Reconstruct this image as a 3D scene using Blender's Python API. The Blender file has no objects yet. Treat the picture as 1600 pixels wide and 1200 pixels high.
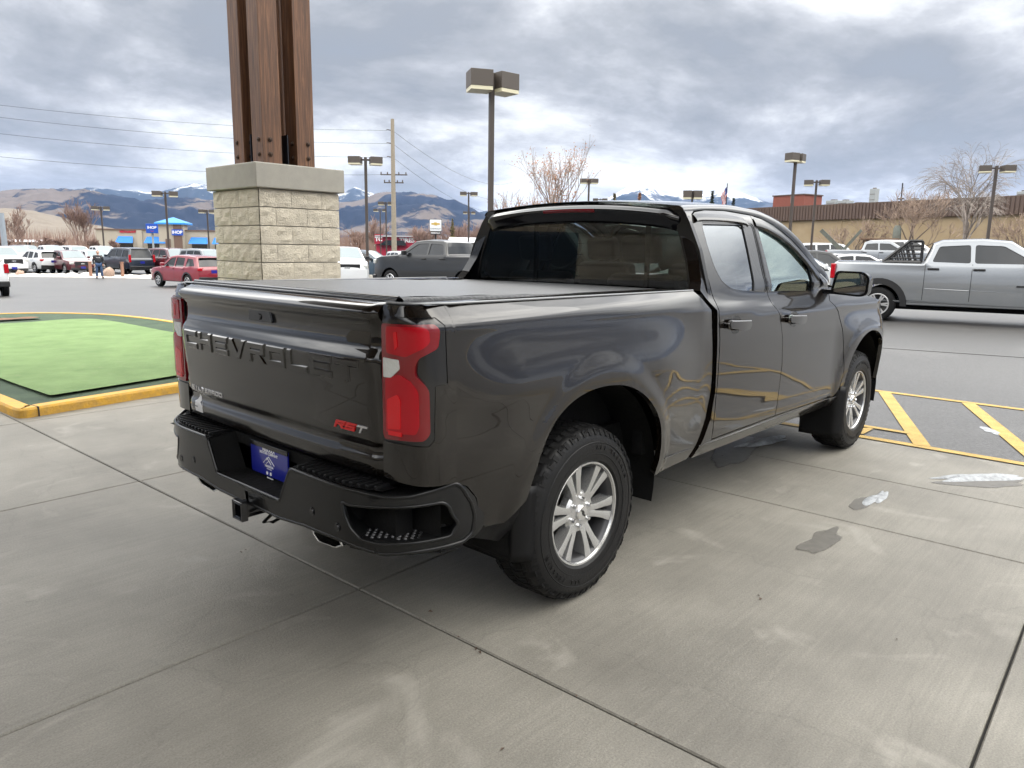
import bpy, bmesh, math, random
from mathutils import Vector, Matrix, noise
from mathutils.geometry import delaunay_2d_cdt
R_=math.radians
SC=bpy.context.scene
COL=SC.collection
# ------------------------------------------------------------------ camera
CAMP=Vector((-2.64362,-2.90082,1.61280)); YAW,PIT,ROL=R_(42.0603),R_(-10.3803),R_(0.8296)
fw=Vector((math.cos(PIT)*math.cos(YAW),math.cos(PIT)*math.sin(YAW),math.sin(PIT)))
rt=Vector((math.sin(YAW),-math.cos(YAW),0)); up=rt.cross(fw)
r2=rt*math.cos(ROL)+up*math.sin(ROL); u2=-rt*math.sin(ROL)+up*math.cos(ROL)
cam=bpy.data.objects.new('camera',bpy.data.cameras.new('camera')); COL.objects.link(cam)
cam.matrix_world=Matrix(((r2.x,u2.x,-fw.x,CAMP.x),(r2.y,u2.y,-fw.y,CAMP.y),(r2.z,u2.z,-fw.z,CAMP.z),(0,0,0,1)))
cam.data.sensor_width=36; cam.data.lens=1156.3/1600*36; cam.data.clip_start=.05; cam.data.clip_end=60000
SC.camera=cam
def ray(px,py): return (r2*((px-800)/1156.3)+u2*((600-py)/1156.3)+fw)
def at(px,py,D): return CAMP+ray(px,py)*D          # point at depth D behind a pixel of the photograph
# ------------------------------------------------------------------ world: cloudy sky
SUN_EL,SUN_AZ=R_(48),R_(-35)          # azimuth of the sun measured from +x towards +y
w=bpy.data.worlds.new('World'); SC.world=w; w.use_nodes=True
nt=w.node_tree; nt.nodes.clear()
def N(nt,t,**k):
    n=nt.nodes.new(t)
    for a,b in k.items():
        if a=='i':
            for q,v in b.items(): n.inputs[q].default_value=v
        else: setattr(n,a,b)
    return n
def LK(nt,a,b): nt.links.new(a,b)
def ramp(nt,pts,interp='LINEAR'):
    n=nt.nodes.new('ShaderNodeValToRGB'); n.color_ramp.interpolation=interp
    e=n.color_ramp.elements
    while len(e)<len(pts): e.new(.5)
    for i,(p,c) in enumerate(pts):
        e[i].position=p; e[i].color=(c,c,c,1) if isinstance(c,(int,float)) else (*c,1)
    return n
tc=N(nt,'ShaderNodeTexCoord'); sep=N(nt,'ShaderNodeSeparateXYZ'); LK(nt,tc.outputs['Generated'],sep.inputs[0])
zz=N(nt,'ShaderNodeMath',operation='MAXIMUM',i={1:0.0}); LK(nt,sep.outputs[2],zz.inputs[0])
za=N(nt,'ShaderNodeMath',operation='ADD',i={1:.26}); LK(nt,zz.outputs[0],za.inputs[0])
dx=N(nt,'ShaderNodeMath',operation='DIVIDE'); LK(nt,sep.outputs[0],dx.inputs[0]); LK(nt,za.outputs[0],dx.inputs[1])
dy=N(nt,'ShaderNodeMath',operation='DIVIDE'); LK(nt,sep.outputs[1],dy.inputs[0]); LK(nt,za.outputs[0],dy.inputs[1])
cmb=N(nt,'ShaderNodeCombineXYZ'); LK(nt,dx.outputs[0],cmb.inputs[0]); LK(nt,dy.outputs[0],cmb.inputs[1])
n1=N(nt,'ShaderNodeTexNoise',i={'Scale':.95,'Detail':9,'Roughness':.55,'Lacunarity':2.1,'Distortion':.35}); LK(nt,cmb.outputs[0],n1.inputs['Vector'])
mp=N(nt,'ShaderNodeMapping',i={'Location':(7.3,2.1,4)}); LK(nt,cmb.outputs[0],mp.inputs[0])
n2=N(nt,'ShaderNodeTexNoise',i={'Scale':1.9,'Detail':8,'Roughness':.62}); LK(nt,mp.outputs[0],n2.inputs['Vector'])
mx=N(nt,'ShaderNodeMath',operation='MULTIPLY_ADD',i={1:.34}); LK(nt,n2.outputs[0],mx.inputs[0]); LK(nt,n1.outputs[0],mx.inputs[2])
cr_=ramp(nt,[(.55,(3.0,3.2,3.55)),(.615,(3.9,4.12,4.5)),(.665,(5.3,5.5,5.9)),(.705,(7.2,7.4,7.7)),(.76,(9.6,9.8,9.9))]); LK(nt,mx.outputs[0],cr_.inputs[0])
# overcast sky, boosted steeply above the view to light ground and paint
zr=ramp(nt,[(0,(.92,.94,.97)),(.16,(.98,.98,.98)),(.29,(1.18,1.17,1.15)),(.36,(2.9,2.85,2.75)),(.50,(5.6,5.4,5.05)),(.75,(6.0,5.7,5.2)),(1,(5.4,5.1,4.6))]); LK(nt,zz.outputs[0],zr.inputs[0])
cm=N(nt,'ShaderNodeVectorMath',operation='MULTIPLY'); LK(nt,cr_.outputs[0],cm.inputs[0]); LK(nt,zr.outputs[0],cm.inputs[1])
sky=N(nt,'ShaderNodeTexSky',sky_type='NISHITA',sun_disc=False); sky.sun_elevation=SUN_EL; sky.sun_rotation=R_(90)-SUN_AZ; sky.air_density=1.0
cov=ramp(nt,[(.44,.82),(.60,1.0)]); LK(nt,mx.outputs[0],cov.inputs[0])
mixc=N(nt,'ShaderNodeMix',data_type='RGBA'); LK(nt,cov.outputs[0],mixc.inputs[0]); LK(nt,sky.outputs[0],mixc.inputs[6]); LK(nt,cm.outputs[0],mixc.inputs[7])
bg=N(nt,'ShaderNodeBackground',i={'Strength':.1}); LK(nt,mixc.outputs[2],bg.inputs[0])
wo=N(nt,'ShaderNodeOutputWorld'); LK(nt,bg.outputs[0],wo.inputs[0])
w.cycles.sampling_method='MANUAL'; w.cycles.sample_map_resolution=512
sl=bpy.data.lights.new('sun','SUN'); sl.energy=.7; sl.angle=R_(40); sl.color=(1,.96,.9)
so=bpy.data.objects.new('sun',sl); COL.objects.link(so)
sd=Vector((math.cos(SUN_EL)*math.cos(SUN_AZ),math.cos(SUN_EL)*math.sin(SUN_AZ),math.sin(SUN_EL)))
so.rotation_euler=sd.to_track_quat('Z','Y').to_euler(); so.location=(0,0,40)
SC.view_settings.view_transform='Standard'; SC.view_settings.look='None'; SC.view_settings.exposure=0.30; SC.view_settings.gamma=1
SC.cycles.max_bounces=7; SC.cycles.transparent_max_bounces=10; SC.cycles.glossy_bounces=4; SC.cycles.caustics_reflective=False; SC.cycles.caustics_refractive=False
SC.cycles.use_denoising=True
# ------------------------------------------------------------------ materials
MAT={}
def pm(name,col,rough=.5,metal=0,coat=0,spec=.5,noise_=None,bump=None,trans=0,emit=None,coatr=.03,ior=None):
    """procedural principled material; noise_=(scale,col2,amount), bump=(scale,strength)"""
    if name in MAT: return MAT[name]
    m=bpy.data.materials.new(name); m.use_nodes=True; t=m.node_tree; b=t.nodes['Principled BSDF']
    b.inputs['Base Color'].default_value=(*col,1); b.inputs['Roughness'].default_value=rough; b.inputs['Metallic'].default_value=metal
    b.inputs['Coat Weight'].default_value=coat; b.inputs['Coat Roughness'].default_value=coatr; b.inputs['Specular IOR Level'].default_value=spec
    if ior: b.inputs['IOR'].default_value=ior
    tcn=N(t,'ShaderNodeTexCoord')
    if noise_:
        s,c2,a=noise_
        nn=N(t,'ShaderNodeTexNoise',i={'Scale':s,'Detail':6,'Roughness':.6}); LK(t,tcn.outputs['Object'],nn.inputs['Vector'])
        rr=ramp(t,[(.35,0),(.65,1)]); LK(t,nn.outputs[0],rr.inputs[0])
        mu=N(t,'ShaderNodeMath',operation='MULTIPLY',i={1:a}); LK(t,rr.outputs[0],mu.inputs[0])
        mi=N(t,'ShaderNodeMix',data_type='RGBA'); mi.inputs[6].default_value=(*col,1); mi.inputs[7].default_value=(*c2,1)
        LK(t,mu.outputs[0],mi.inputs[0]); LK(t,mi.outputs[2],b.inputs['Base Color'])
    if bump:
        s,st=bump
        nb=N(t,'ShaderNodeTexNoise',i={'Scale':s,'Detail':5,'Roughness':.65}); LK(t,tcn.outputs['Object'],nb.inputs['Vector'])
        bp=N(t,'ShaderNodeBump',i={'Strength':st,'Distance':.02}); LK(t,nb.outputs[0],bp.inputs['Height']); LK(t,bp.outputs[0],b.inputs['Normal'])
    if emit:
        b.inputs['Emission Color'].default_value=(*emit[0],1); b.inputs['Emission Strength'].default_value=emit[1]
    MAT[name]=m; return m
def glassm(name,tint,rough=.0,refl=1.0,gcol=(1,1,1)):
    "thin window glass: tinted see-through plus mirror reflection"
    m=bpy.data.materials.new(name); m.use_nodes=True; t=m.node_tree; t.nodes.clear()
    tr=N(t,'ShaderNodeBsdfTransparent'); tr.inputs[0].default_value=(*tint,1)
    gl=N(t,'ShaderNodeBsdfGlossy',i={'Roughness':rough}); gl.inputs[0].default_value=(*gcol,1)
    fr=N(t,'ShaderNodeFresnel',i={'IOR':1.55}); mu=N(t,'ShaderNodeMath',operation='MULTIPLY',i={1:refl}); LK(t,fr.outputs[0],mu.inputs[0])
    ms=N(t,'ShaderNodeMixShader'); LK(t,mu.outputs[0],ms.inputs[0]); LK(t,tr.outputs[0],ms.inputs[1]); LK(t,gl.outputs[0],ms.inputs[2])
    o=N(t,'ShaderNodeOutputMaterial'); LK(t,ms.outputs[0],o.inputs[0]); MAT[name]=m; return m
def paint(name,col,metal=.4,rough=.35,coat=1.0):
    m=pm(name,col,rough,metal,coat,.5,coatr=.012)
    t=m.node_tree; b=t.nodes['Principled BSDF']; tcn=N(t,'ShaderNodeTexCoord')
    nb=N(t,'ShaderNodeTexNoise',i={'Scale':900,'Detail':1}); LK(t,tcn.outputs['Object'],nb.inputs['Vector'])
    mi=N(t,'ShaderNodeMix',data_type='RGBA'); mi.inputs[6].default_value=(*[x*.75 for x in col],1); mi.inputs[7].default_value=(*[min(1,x*1.3) for x in col],1)
    LK(t,nb.outputs[0],mi.inputs[0]); LK(t,mi.outputs[2],b.inputs['Base Color']); return m
# ------------------------------------------------------------------ mesh helpers
class MB:
    def __init__(s): s.v=[];s.f=[];s.m=[];s.n={}
    def add(s,vs,fs,mat=0,ns=None):
        o=len(s.v); s.v+= [tuple(p) for p in vs]; s.f+=[tuple(i+o for i in f) for f in fs]; s.m+=[mat]*len(fs)
        if ns:
            for i,q in enumerate(ns): s.n[o+i]=q
        return o
    def box(s,c,d,rz=0,mat=0,M=None,taper=1.0):
        hx,hy,hz=[q/2 for q in d]; vs=[]
        for z in(-hz,hz):
            k=taper if z>0 else 1
            for x,y in((-hx,-hy),(hx,-hy),(hx,hy),(-hx,hy)): vs.append(Vector((x*k,y*k,z)))
        if M is None: M=Matrix.Rotation(rz,4,'Z')
        vs=[M@q+Vector(c) for q in vs]
        s.add(vs,[(0,3,2,1),(4,5,6,7),(0,1,5,4),(1,2,6,5),(2,3,7,6),(3,0,4,7)],mat); return s
    def prism(s,poly,a,b,ax='y',mat=0):
        "2D polygon extruded along an axis; for y: (x,z), x: (y,z), z: (x,y)"
        n=len(poly)
        g={'y':lambda p,t:(p[0],t,p[1]),'x':lambda p,t:(t,p[0],p[1]),'z':lambda p,t:(p[0],p[1],t)}[ax]
        vs=[g(p,a) for p in poly]+[g(p,b) for p in poly]
        ar=sum(poly[i][0]*poly[(i+1)%n][1]-poly[(i+1)%n][0]*poly[i][1] for i in range(n))
        fl=(ar>0)^(ax=='y')^(b<a)
        fs=[tuple(range(n)),tuple(range(2*n-1,n-1,-1))]+[(i,i+n,(i+1)%n+n,(i+1)%n) for i in range(n)]
        if fl: fs=[tuple(reversed(f)) for f in fs]
        s.add(vs,fs,mat); return s
    def tube(s,path,rad,n=8,mat=0,caps=True):
        P=[Vector(p) for p in path]; 
        if isinstance(rad,(int,float)): rad=[rad]*len(P)
        vs=[];prev=None
        for i,p in enumerate(P):
            d=(P[min(i+1,len(P)-1)]-P[max(i-1,0)]).normalized()
            if prev is None:
                a=Vector((0,0,1)) if abs(d.z)<.9 else Vector((1,0,0)); u=d.cross(a).normalized()
            else: u=(prev-d*prev.dot(d)).normalized()
            prev=u; v=d.cross(u)
            for k in range(n):
                t=2*math.pi*k/n; vs.append(p+(u*math.cos(t)+v*math.sin(t))*rad[i])
        fs=[(i*n+k,i*n+(k+1)%n,(i+1)*n+(k+1)%n,(i+1)*n+k) for i in range(len(P)-1) for k in range(n)]
        if caps: fs+=[tuple(range(n-1,-1,-1)),tuple((len(P)-1)*n+k for k in range(n))]
        s.add(vs,fs,mat); return s
    def lathe(s,prof,n=48,c=(0,0,0),ax='y',mat=0,close=False):
        "profile (radius, height) spun round an axis"
        vs=[]
        for r,h in prof:
            for k in range(n):
                t=2*math.pi*k/n; a,b=r*math.cos(t),r*math.sin(t)
                p={'y':(a,h,b),'z':(a,b,h),'x':(h,a,b)}[ax]; vs.append((p[0]+c[0],p[1]+c[1],p[2]+c[2]))
        m=len(prof); rg=range(m if close else m-1)
        s.add(vs,[(i*n+k,i*n+(k+1)%n,((i+1)%m)*n+(k+1)%n,((i+1)%m)*n+k) for i in rg for k in range(n)],mat); return s
    def grid(s,f,us,vs_,mat=0,flip=False):
        a,b=len(us),len(vs_)
        vs=[f(u,v) for u in us for v in vs_]
        fs=[(i*b+j,(i+1)*b+j,(i+1)*b+j+1,i*b+j+1) for i in range(a-1) for j in range(b-1)]
        if flip: fs=[tuple(reversed(q)) for q in fs]
        s.add(vs,fs,mat); return s
    def build(s,name,mats,parent=None,smooth=None,bevel=0,M=None,seg=2):
        me=bpy.data.meshes.new(name); me.from_pydata(s.v,[],s.f)
        if not isinstance(mats,(list,tuple)): mats=[mats]
        for m in mats: me.materials.append(m)
        me.polygons.foreach_set('material_index',s.m)
        if M: me.transform(M)
        if smooth is not None:
            me.shade_smooth()
            if smooth<180: me.set_sharp_from_angle(angle=R_(smooth))
        if s.n and smooth is not None:
            ln=[s.n.get(l.vertex_index,(0,0,0)) for l in me.loops]
            me.normals_split_custom_set(ln)
        o=bpy.data.objects.new(name,me); COL.objects.link(o)
        if parent: o.parent=parent
        if bevel:
            b=o.modifiers.new('bevel','BEVEL'); b.width=bevel; b.segments=seg; b.limit_method='ANGLE'; b.angle_limit=R_(40)
        return o
def lin(a,b,n): return [a+(b-a)*i/(n-1) for i in range(n)]
def inpoly(p,poly):
    c=False;x,y=p;n=len(poly)
    for i in range(n):
        x1,y1=poly[i];x2,y2=poly[i-1]
        if (y1>y)!=(y2>y) and x<(x2-x1)*(y-y1)/(y2-y1)+x1: c=not c
    return c
def fillet(poly,r,k=4):
    "round the corners of a polygon; r one radius or a list"
    o=[];n=len(poly)
    for i in range(n):
        p=Vector(poly[i]);a=Vector(poly[i-1])-p;b=Vector(poly[(i+1)%n])-p
        ri=r[i] if isinstance(r,(list,tuple)) else r
        la,lb=a.length,b.length; t=min(ri,la*.45,lb*.45)
        if t<1e-4: o.append(tuple(p)); continue
        A=p+a/la*t;B=p+b/lb*t
        for j in range(k+1):
            s=j/k; o.append(tuple(A*(1-s)**2+p*2*s*(1-s)+B*s*s))
    return o
def dens(poly,st,closed=True):
    o=[];n=len(poly)
    for i in range(n if closed else n-1):
        a=Vector(poly[i]);b=Vector(poly[(i+1)%n]);m=max(1,int(math.ceil((b-a).length/st)))
        for j in range(m): o.append(tuple(a+(b-a)*(j/m)))
    if not closed: o.append(tuple(poly[-1]))
    return o
def orient(poly,ccw=True):
    ar=sum(poly[i-1][0]*poly[i][1]-poly[i][0]*poly[i-1][1] for i in range(len(poly)))
    return poly if (ar>0)==ccw else list(reversed(poly))
def panel(mb,outline,f,holes=(),st=.04,depth=.02,mat=0,side=-1,hdepth=None,ind=None,fmat=None):
    """curved sheet: plane polygon -> f(u,v), analytic normals, edges turned inward by depth.
    side=-1 as given (right side), +1 mirrored in y"""
    ol=orient(dens(outline,st)); hs=[orient(dens(h,st)) for h in holes]
    xs=[p[0] for p in ol];ys=[p[1] for p in ol]
    pts=[Vector(p) for p in ol];ed=[(i,(i+1)%len(ol)) for i in range(len(ol))]
    for h in hs:
        o=len(pts);pts+=[Vector(p) for p in h];ed+=[(o+i,o+(i+1)%len(h)) for i in range(len(h))]
    bnd=[tuple(p) for p in pts]
    cell={}
    for p in bnd: cell.setdefault((int(p[0]//st),int(p[1]//st)),[]).append(p)
    def near(q):
        cx,cy=int(q[0]//st),int(q[1]//st)
        return any((q[0]-p[0])**2+(q[1]-p[1])**2<(.5*st)**2 for i in(-1,0,1) for j in(-1,0,1) for p in cell.get((cx+i,cy+j),()))
    x=min(xs)+st*.5
    while x<max(xs):
        y=min(ys)+st*.5
        while y<max(ys):
            q=(x,y)
            if inpoly(q,ol) and not any(inpoly(q,h) for h in hs) and not near(q): pts.append(Vector(q))
            y+=st
        x+=st
    V,_,F,_,_,_=delaunay_2d_cdt(pts,ed,[],0,1e-6)
    F=[t for t in F if inpoly(tuple(sum((V[i] for i in t),Vector((0,0)))/3),ol) and not any(inpoly(tuple(sum((V[i] for i in t),Vector((0,0)))/3),h) for h in hs)]
    sy=1 if side<0 else -1
    def P(u,v):
        q=f(u,v); return Vector((q[0],q[1]*sy,q[2]))
    def NR(u,v):
        e=2e-3; a=P(u+e,v)-P(u-e,v); b=P(u,v+e)-P(u,v-e); n=a.cross(b)
        if sy<0: n=-n
        return n.normalized()
    vs=[P(*q) for q in V]; ns=[NR(*q) for q in V]
    fs=[tuple(t) if sy>0 else tuple(reversed(t)) for t in F]
    mb.add(vs,fs,mat,[tuple(n) for n in ns])
    IN=Vector(ind)if ind else None
    if IN is not None and sy<0: IN=Vector((IN.x,-IN.y,IN.z))
    for k,lp in enumerate([ol]+hs):
        d=depth if k==0 else (hdepth if hdepth is not None else depth)
        if not d: continue
        n=len(lp); a=[P(*q) for q in lp]
        b=[p+(IN if IN is not None else -NR(*q))*d for p,q in zip(a,lp)]
        fl=(k>0)^(sy<0)
        ff=[(i,i+n,(i+1)%n+n,(i+1)%n) for i in range(n)]
        if fl: ff=[tuple(reversed(q)) for q in ff]
        mb.add(a+b,ff,fmat if fmat is not None else mat)
    return mb
def empty(name,loc=(0,0,0),rz=0,parent=None):
    o=bpy.data.objects.new(name,None); COL.objects.link(o); o.location=loc; o.rotation_euler=(0,0,rz); o.empty_display_size=.2
    if parent: o.parent=parent
    return o
def tag(o,label=None,cat=None,group=None,kind=None):
    if label: o['label']=label
    if cat: o['category']=cat
    if group: o['group']=group
    if kind: o['kind']=kind
    return o
def struct(o): o['kind']='structure'; return o
def text(name,s,size,mat,parent=None,M=None,ext=.002,bold=0,sx=1,spacing=1,align='CENTER'):
    c=bpy.data.curves.new(name,'FONT'); c.body=s; c.size=size; c.extrude=ext; c.offset=bold; c.align_x=align; c.align_y='CENTER'; c.space_character=spacing; c.resolution_u=3
    o=bpy.data.objects.new(name,c); COL.objects.link(o)
    me=bpy.data.meshes.new_from_object(o); bpy.data.objects.remove(o)
    T=Matrix.Diagonal((sx,1,1,1))
    me.transform((M or Matrix())@T); me.materials.clear(); me.materials.append(mat); me.name=name
    q=bpy.data.objects.new(name,me); COL.objects.link(q)
    if parent: q.parent=parent
    return q
def frameM(o,xa,ya):
    "matrix with local x along xa, y along ya, origin o"
    xa=Vector(xa).normalized(); ya=Vector(ya).normalized(); za=xa.cross(ya)
    return Matrix(((xa.x,ya.x,za.x,o[0]),(xa.y,ya.y,za.y,o[1]),(xa.z,ya.z,za.z,o[2]),(0,0,0,1)))
# ---- hero truck surface functions (truck frame: x forward from rear axle, y left, z up)
import math
def sst(a,b,t):
    t=(t-a)/(b-a); t=0.0 if t<0 else 1.0 if t>1 else t
    return t*t*(3-2*t)
def cr(keys,t):
    # smooth (Catmull-Rom / hermite) interpolation of (t,value) keys
    if t<=keys[0][0]: return keys[0][1]
    if t>=keys[-1][0]: return keys[-1][1]
    i=0
    while keys[i+1][0]<t: i+=1
    a,b=keys[i],keys[i+1]
    h=b[0]-a[0]; u=(t-a[0])/h
    ma=(b[1]-keys[i-1][1])/(b[0]-keys[i-1][0]) if i>0 else (b[1]-a[1])/h
    mb=(keys[i+2][1]-a[1])/(keys[i+2][0]-a[0]) if i+2<len(keys) else (b[1]-a[1])/h
    u2=u*u;u3=u2*u
    return (2*u3-3*u2+1)*a[1]+(u3-2*u2+u)*h*ma+(3*u2-2*u3)*b[1]+(u3-u2)*h*mb
BEDP=[(.44,.955),(.50,.985),(.58,1.003),(.72,1.008),(.85,1.014),(1.0,1.012),(1.15,1.013),(1.24,1.0135),(1.275,1.0135),(1.295,1.0135),(1.306,1.010),(1.33,.999),(1.37,.980),(1.415,.953)]
DOORP=[(.44,.95),(.50,.985),(.555,1.004),(.62,1.0065),(.70,1.005),(.80,1.005),(.95,1.008),(1.10,1.010),(1.22,1.007),(1.27,1.0055),(1.295,1.005),(1.306,1.001),(1.335,.985),(1.36,.969),(1.39,.953),(1.45,.932),(1.55,.893),(1.65,.853),(1.75,.812),(1.82,.780),(1.86,.745)]
CREASE=[(-1.0,1.335),(-.3,1.338),(.5,1.325),(.9,1.308),(1.17,1.290),(1.6,1.262),(2.0,1.242),(2.9,1.232),(3.2,1.235),(4.5,1.20)]
def Ys(x,z):
    "half width of the body side"
    zin=z
    if .95<z<1.42: z=z+(1.30-cr(CREASE,x))*sst(.95,1.22,z)*(1-sst(1.345,1.42,z))
    b=cr(BEDP,z); d=cr(DOORP,z)
    w=sst(.95,1.1,x)
    y=b*(1-w)+d*w
    # rear quarter bulge over the wheel
    wx=sst(-1.0,-.50,x)*(1-sst(.45,1.03,x))
    y+=.052*wx*(1-sst(1.03,1.30,z))*(.25+.75*sst(.45,.8,z))
    # front fender bulge
    wf=sst(3.0,3.5,x)*(1-sst(4.0,4.5,x))
    y+=.042*wf*(1-sst(.98,1.26,z))*(.3+.7*sst(.45,.8,z))
    # wheel arch lips
    for cx,cz in ((.01,.49),(3.72,.48)):
        r=math.hypot(x-cx,z-cz)
        if r<.67: y+=.012*(1-sst(.57,.66,r))
    # plan taper of the nose and the tail
    if x>3.95: y-=.42*((x-3.95)/.7)**2.4
    if x<-.70: y-=.012*((-.70-x)/.2)**2
    if x>2.6 and z>1.36: y-=.05*sst(2.6,3.3,x)*sst(1.36,1.5,z)
    return y
CP=[(-1.005,.790),(-1.004,.855),(-.997,.918),(-.978,.968),(-.945,.998),(-.90,1.012),(-.85,1.018)]
def _arc(P):
    s=[0.0]
    for a,b in zip(P,P[1:]): s.append(s[-1]+math.dist(a,b))
    return s
CS=_arc(CP); CL=CS[-1]
def corner(u,z):
    "rear corner surface of the bed, u = arc length from the tailgate edge"
    x=cr(list(zip(CS,[p[0] for p in CP])),u); y=cr(list(zip(CS,[p[1] for p in CP])),u)
    k=(Ys(-.85,z)-.79)/(1.018-.79)
    y=.79+(y-.79)*k
    x+=.012*sst(1.34,1.42,z)
    return (x,-y,z)
BP=[(-1.135,0.0),(-1.133,.45),(-1.122,.66),(-1.10,.76),(-1.062,.85),(-1.0,.93),(-.92,.985),(-.84,1.015),(-.75,1.028)]
BS=_arc(BP); BL=BS[-1]
def bumper(u,z):
    x=cr(list(zip(BS,[p[0] for p in BP])),u); y=cr(list(zip(BS,[p[1] for p in BP])),u)
    t=sst(.62,.42,z) if False else max(0.0,(.60-z))
    x+=.20*t*t*4; y-=.08*t
    x+=.30*max(0,z-.70)**1.5
    return (x,-y,z)
TG=[(.765,-.985),(.78,-.998),(.835,-1.004),(.850,-.998),(.862,-.990),(.885,-.992),(.90,-1.002),(.95,-1.006),(1.07,-1.014),(1.20,-1.022),(1.222,-1.014),(1.25,-.998),(1.30,-.992),(1.335,-.998),(1.35,-1.014),(1.37,-1.030),(1.39,-1.026),(1.405,-1.008),(1.414,-.985),(1.416,-.955)]
def tailgate(y,z):
    return (cr(TG,z)+.020*min(1,abs(y)/.8)**3, y, z)
# ================================================================== hero pickup truck
PAINT=paint('dark_brown_metallic_paint',(.0042,.0029,.0021),0.0,.3)
PAINT.node_tree.nodes['Principled BSDF'].inputs['Coat IOR'].default_value=1.53
PAINT.node_tree.nodes['Principled BSDF'].inputs['Specular IOR Level'].default_value=.1
BLK=pm('black_plastic',(.006,.006,.0065),.42,spec=.22,bump=(260,.12))
GBLK=pm('gloss_black_trim',(.006,.006,.007),.12,spec=.6)
GREYT=pm('grey_window_trim',(.05,.052,.056),.22)
DARK=pm('dark_underbody',(.004,.004,.004),.85,spec=.2,bump=(30,.3))
SATIN=pm('satin_black_bumper_steel',(.008,.0082,.0085),.26,spec=.3,bump=(420,.04),coat=.1,coatr=.15)
CHR=pm('chrome',(.75,.76,.78),.08,1)
ALU=pm('silver_alloy_wheel',(.50,.50,.495),.27,.75,.5,bump=(300,.03))
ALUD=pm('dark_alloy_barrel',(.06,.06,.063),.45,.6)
RUB=pm('tyre_rubber',(.007,.007,.0075),.62,spec=.16,bump=(160,.25),noise_=(14,(.014,.0135,.013),.6))
RUBS=pm('tyre_sidewall',(.007,.007,.0075),.45,spec=.22,bump=(90,.12),noise_=(7,(.013,.0125,.012),.5))
REDL=pm('red_lamp_lens',(.36,.001,.008),.2,0,.35,.25,coatr=.01)
REDD=pm('deep_red_lamp_lens',(.17,.001,.005),.12,0,.35,coatr=.01)
REDB=pm('bright_red_reflector',(.60,.002,.008),.2,0,.2)
CLRL=pm('clear_reverse_lens',(.62,.63,.6),.2,.3,1,bump=(60,.4))
GBACK=glassm('privacy_glass',(.40,.44,.43),0,1.5)
GSIDE=glassm('green_side_glass',(.84,.95,.91),0,3.0,(.86,1,.95))
GRSIDE=glassm('grey_rear_side_glass',(.14,.16,.16),0,2.3,(.92,.96,1))
SEATM=pm('dark_seat_cloth',(.02,.021,.023),.8,bump=(120,.3))
VINYL=pm('black_vinyl_cover',(.085,.088,.092),.33,bump=(500,.25),noise_=(3,(.11,.113,.118),.6))
BLUEP=pm('blue_plate_enamel',(.006,.012,.24),.3,coat=.6)
WHT=pm('white_print',(.8,.8,.8),.5)
BADGE=pm('badge_silver',(.62,.62,.64),.2,.8)
BADR=pm('badge_red',(.55,.02,.02),.3)
MIRG=pm('mirror_glass',(.6,.62,.64),.02,1)
T=tag(empty('pickup_truck'),'large glossy dark brown pickup with silver wheels on the concrete in the foreground','pickup truck')
S1=lambda x,z:(x,-Ys(x,z),z)
body=MB()
REARCH=[(.60,.475),(.555,.477),(.545,.56),(.52,.68),(.47,.79),(.40,.88),(.30,.955),(.16,1.012),(0,1.03),(-.14,1.022),(-.27,.985),(-.37,.92),(-.44,.82),(-.48,.69),(-.495,.62)]
def smooth_open(P,n=3):
    for _ in range(n):
        Q=[P[0]]
        for a,b in zip(P,P[1:]): Q+= [(a[0]*.75+b[0]*.25,a[1]*.75+b[1]*.25),(a[0]*.25+b[0]*.75,a[1]*.25+b[1]*.75)]
        Q.append(P[-1]); P=Q
    return P
BED=[(-.85,.765),(-.80,.745),(-.755,.69),(-.735,.61),(-.70,.555),(-.62,.545)][::-1]
bed_ol=[(-.85,1.412),(-.85,.765),(-.80,.745),(-.755,.69),(-.735,.61),(-.70,.555),(-.60,.545)]+smooth_open(REARCH[::-1],2)+[(.70,.478),(.93,.485),(.985,.56),(1.07,.70),(1.108,.83),(1.112,.92),(1.095,1.07),(1.082,1.16),(1.062,1.301),(1.0,1.355),(.93,1.405)]
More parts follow.
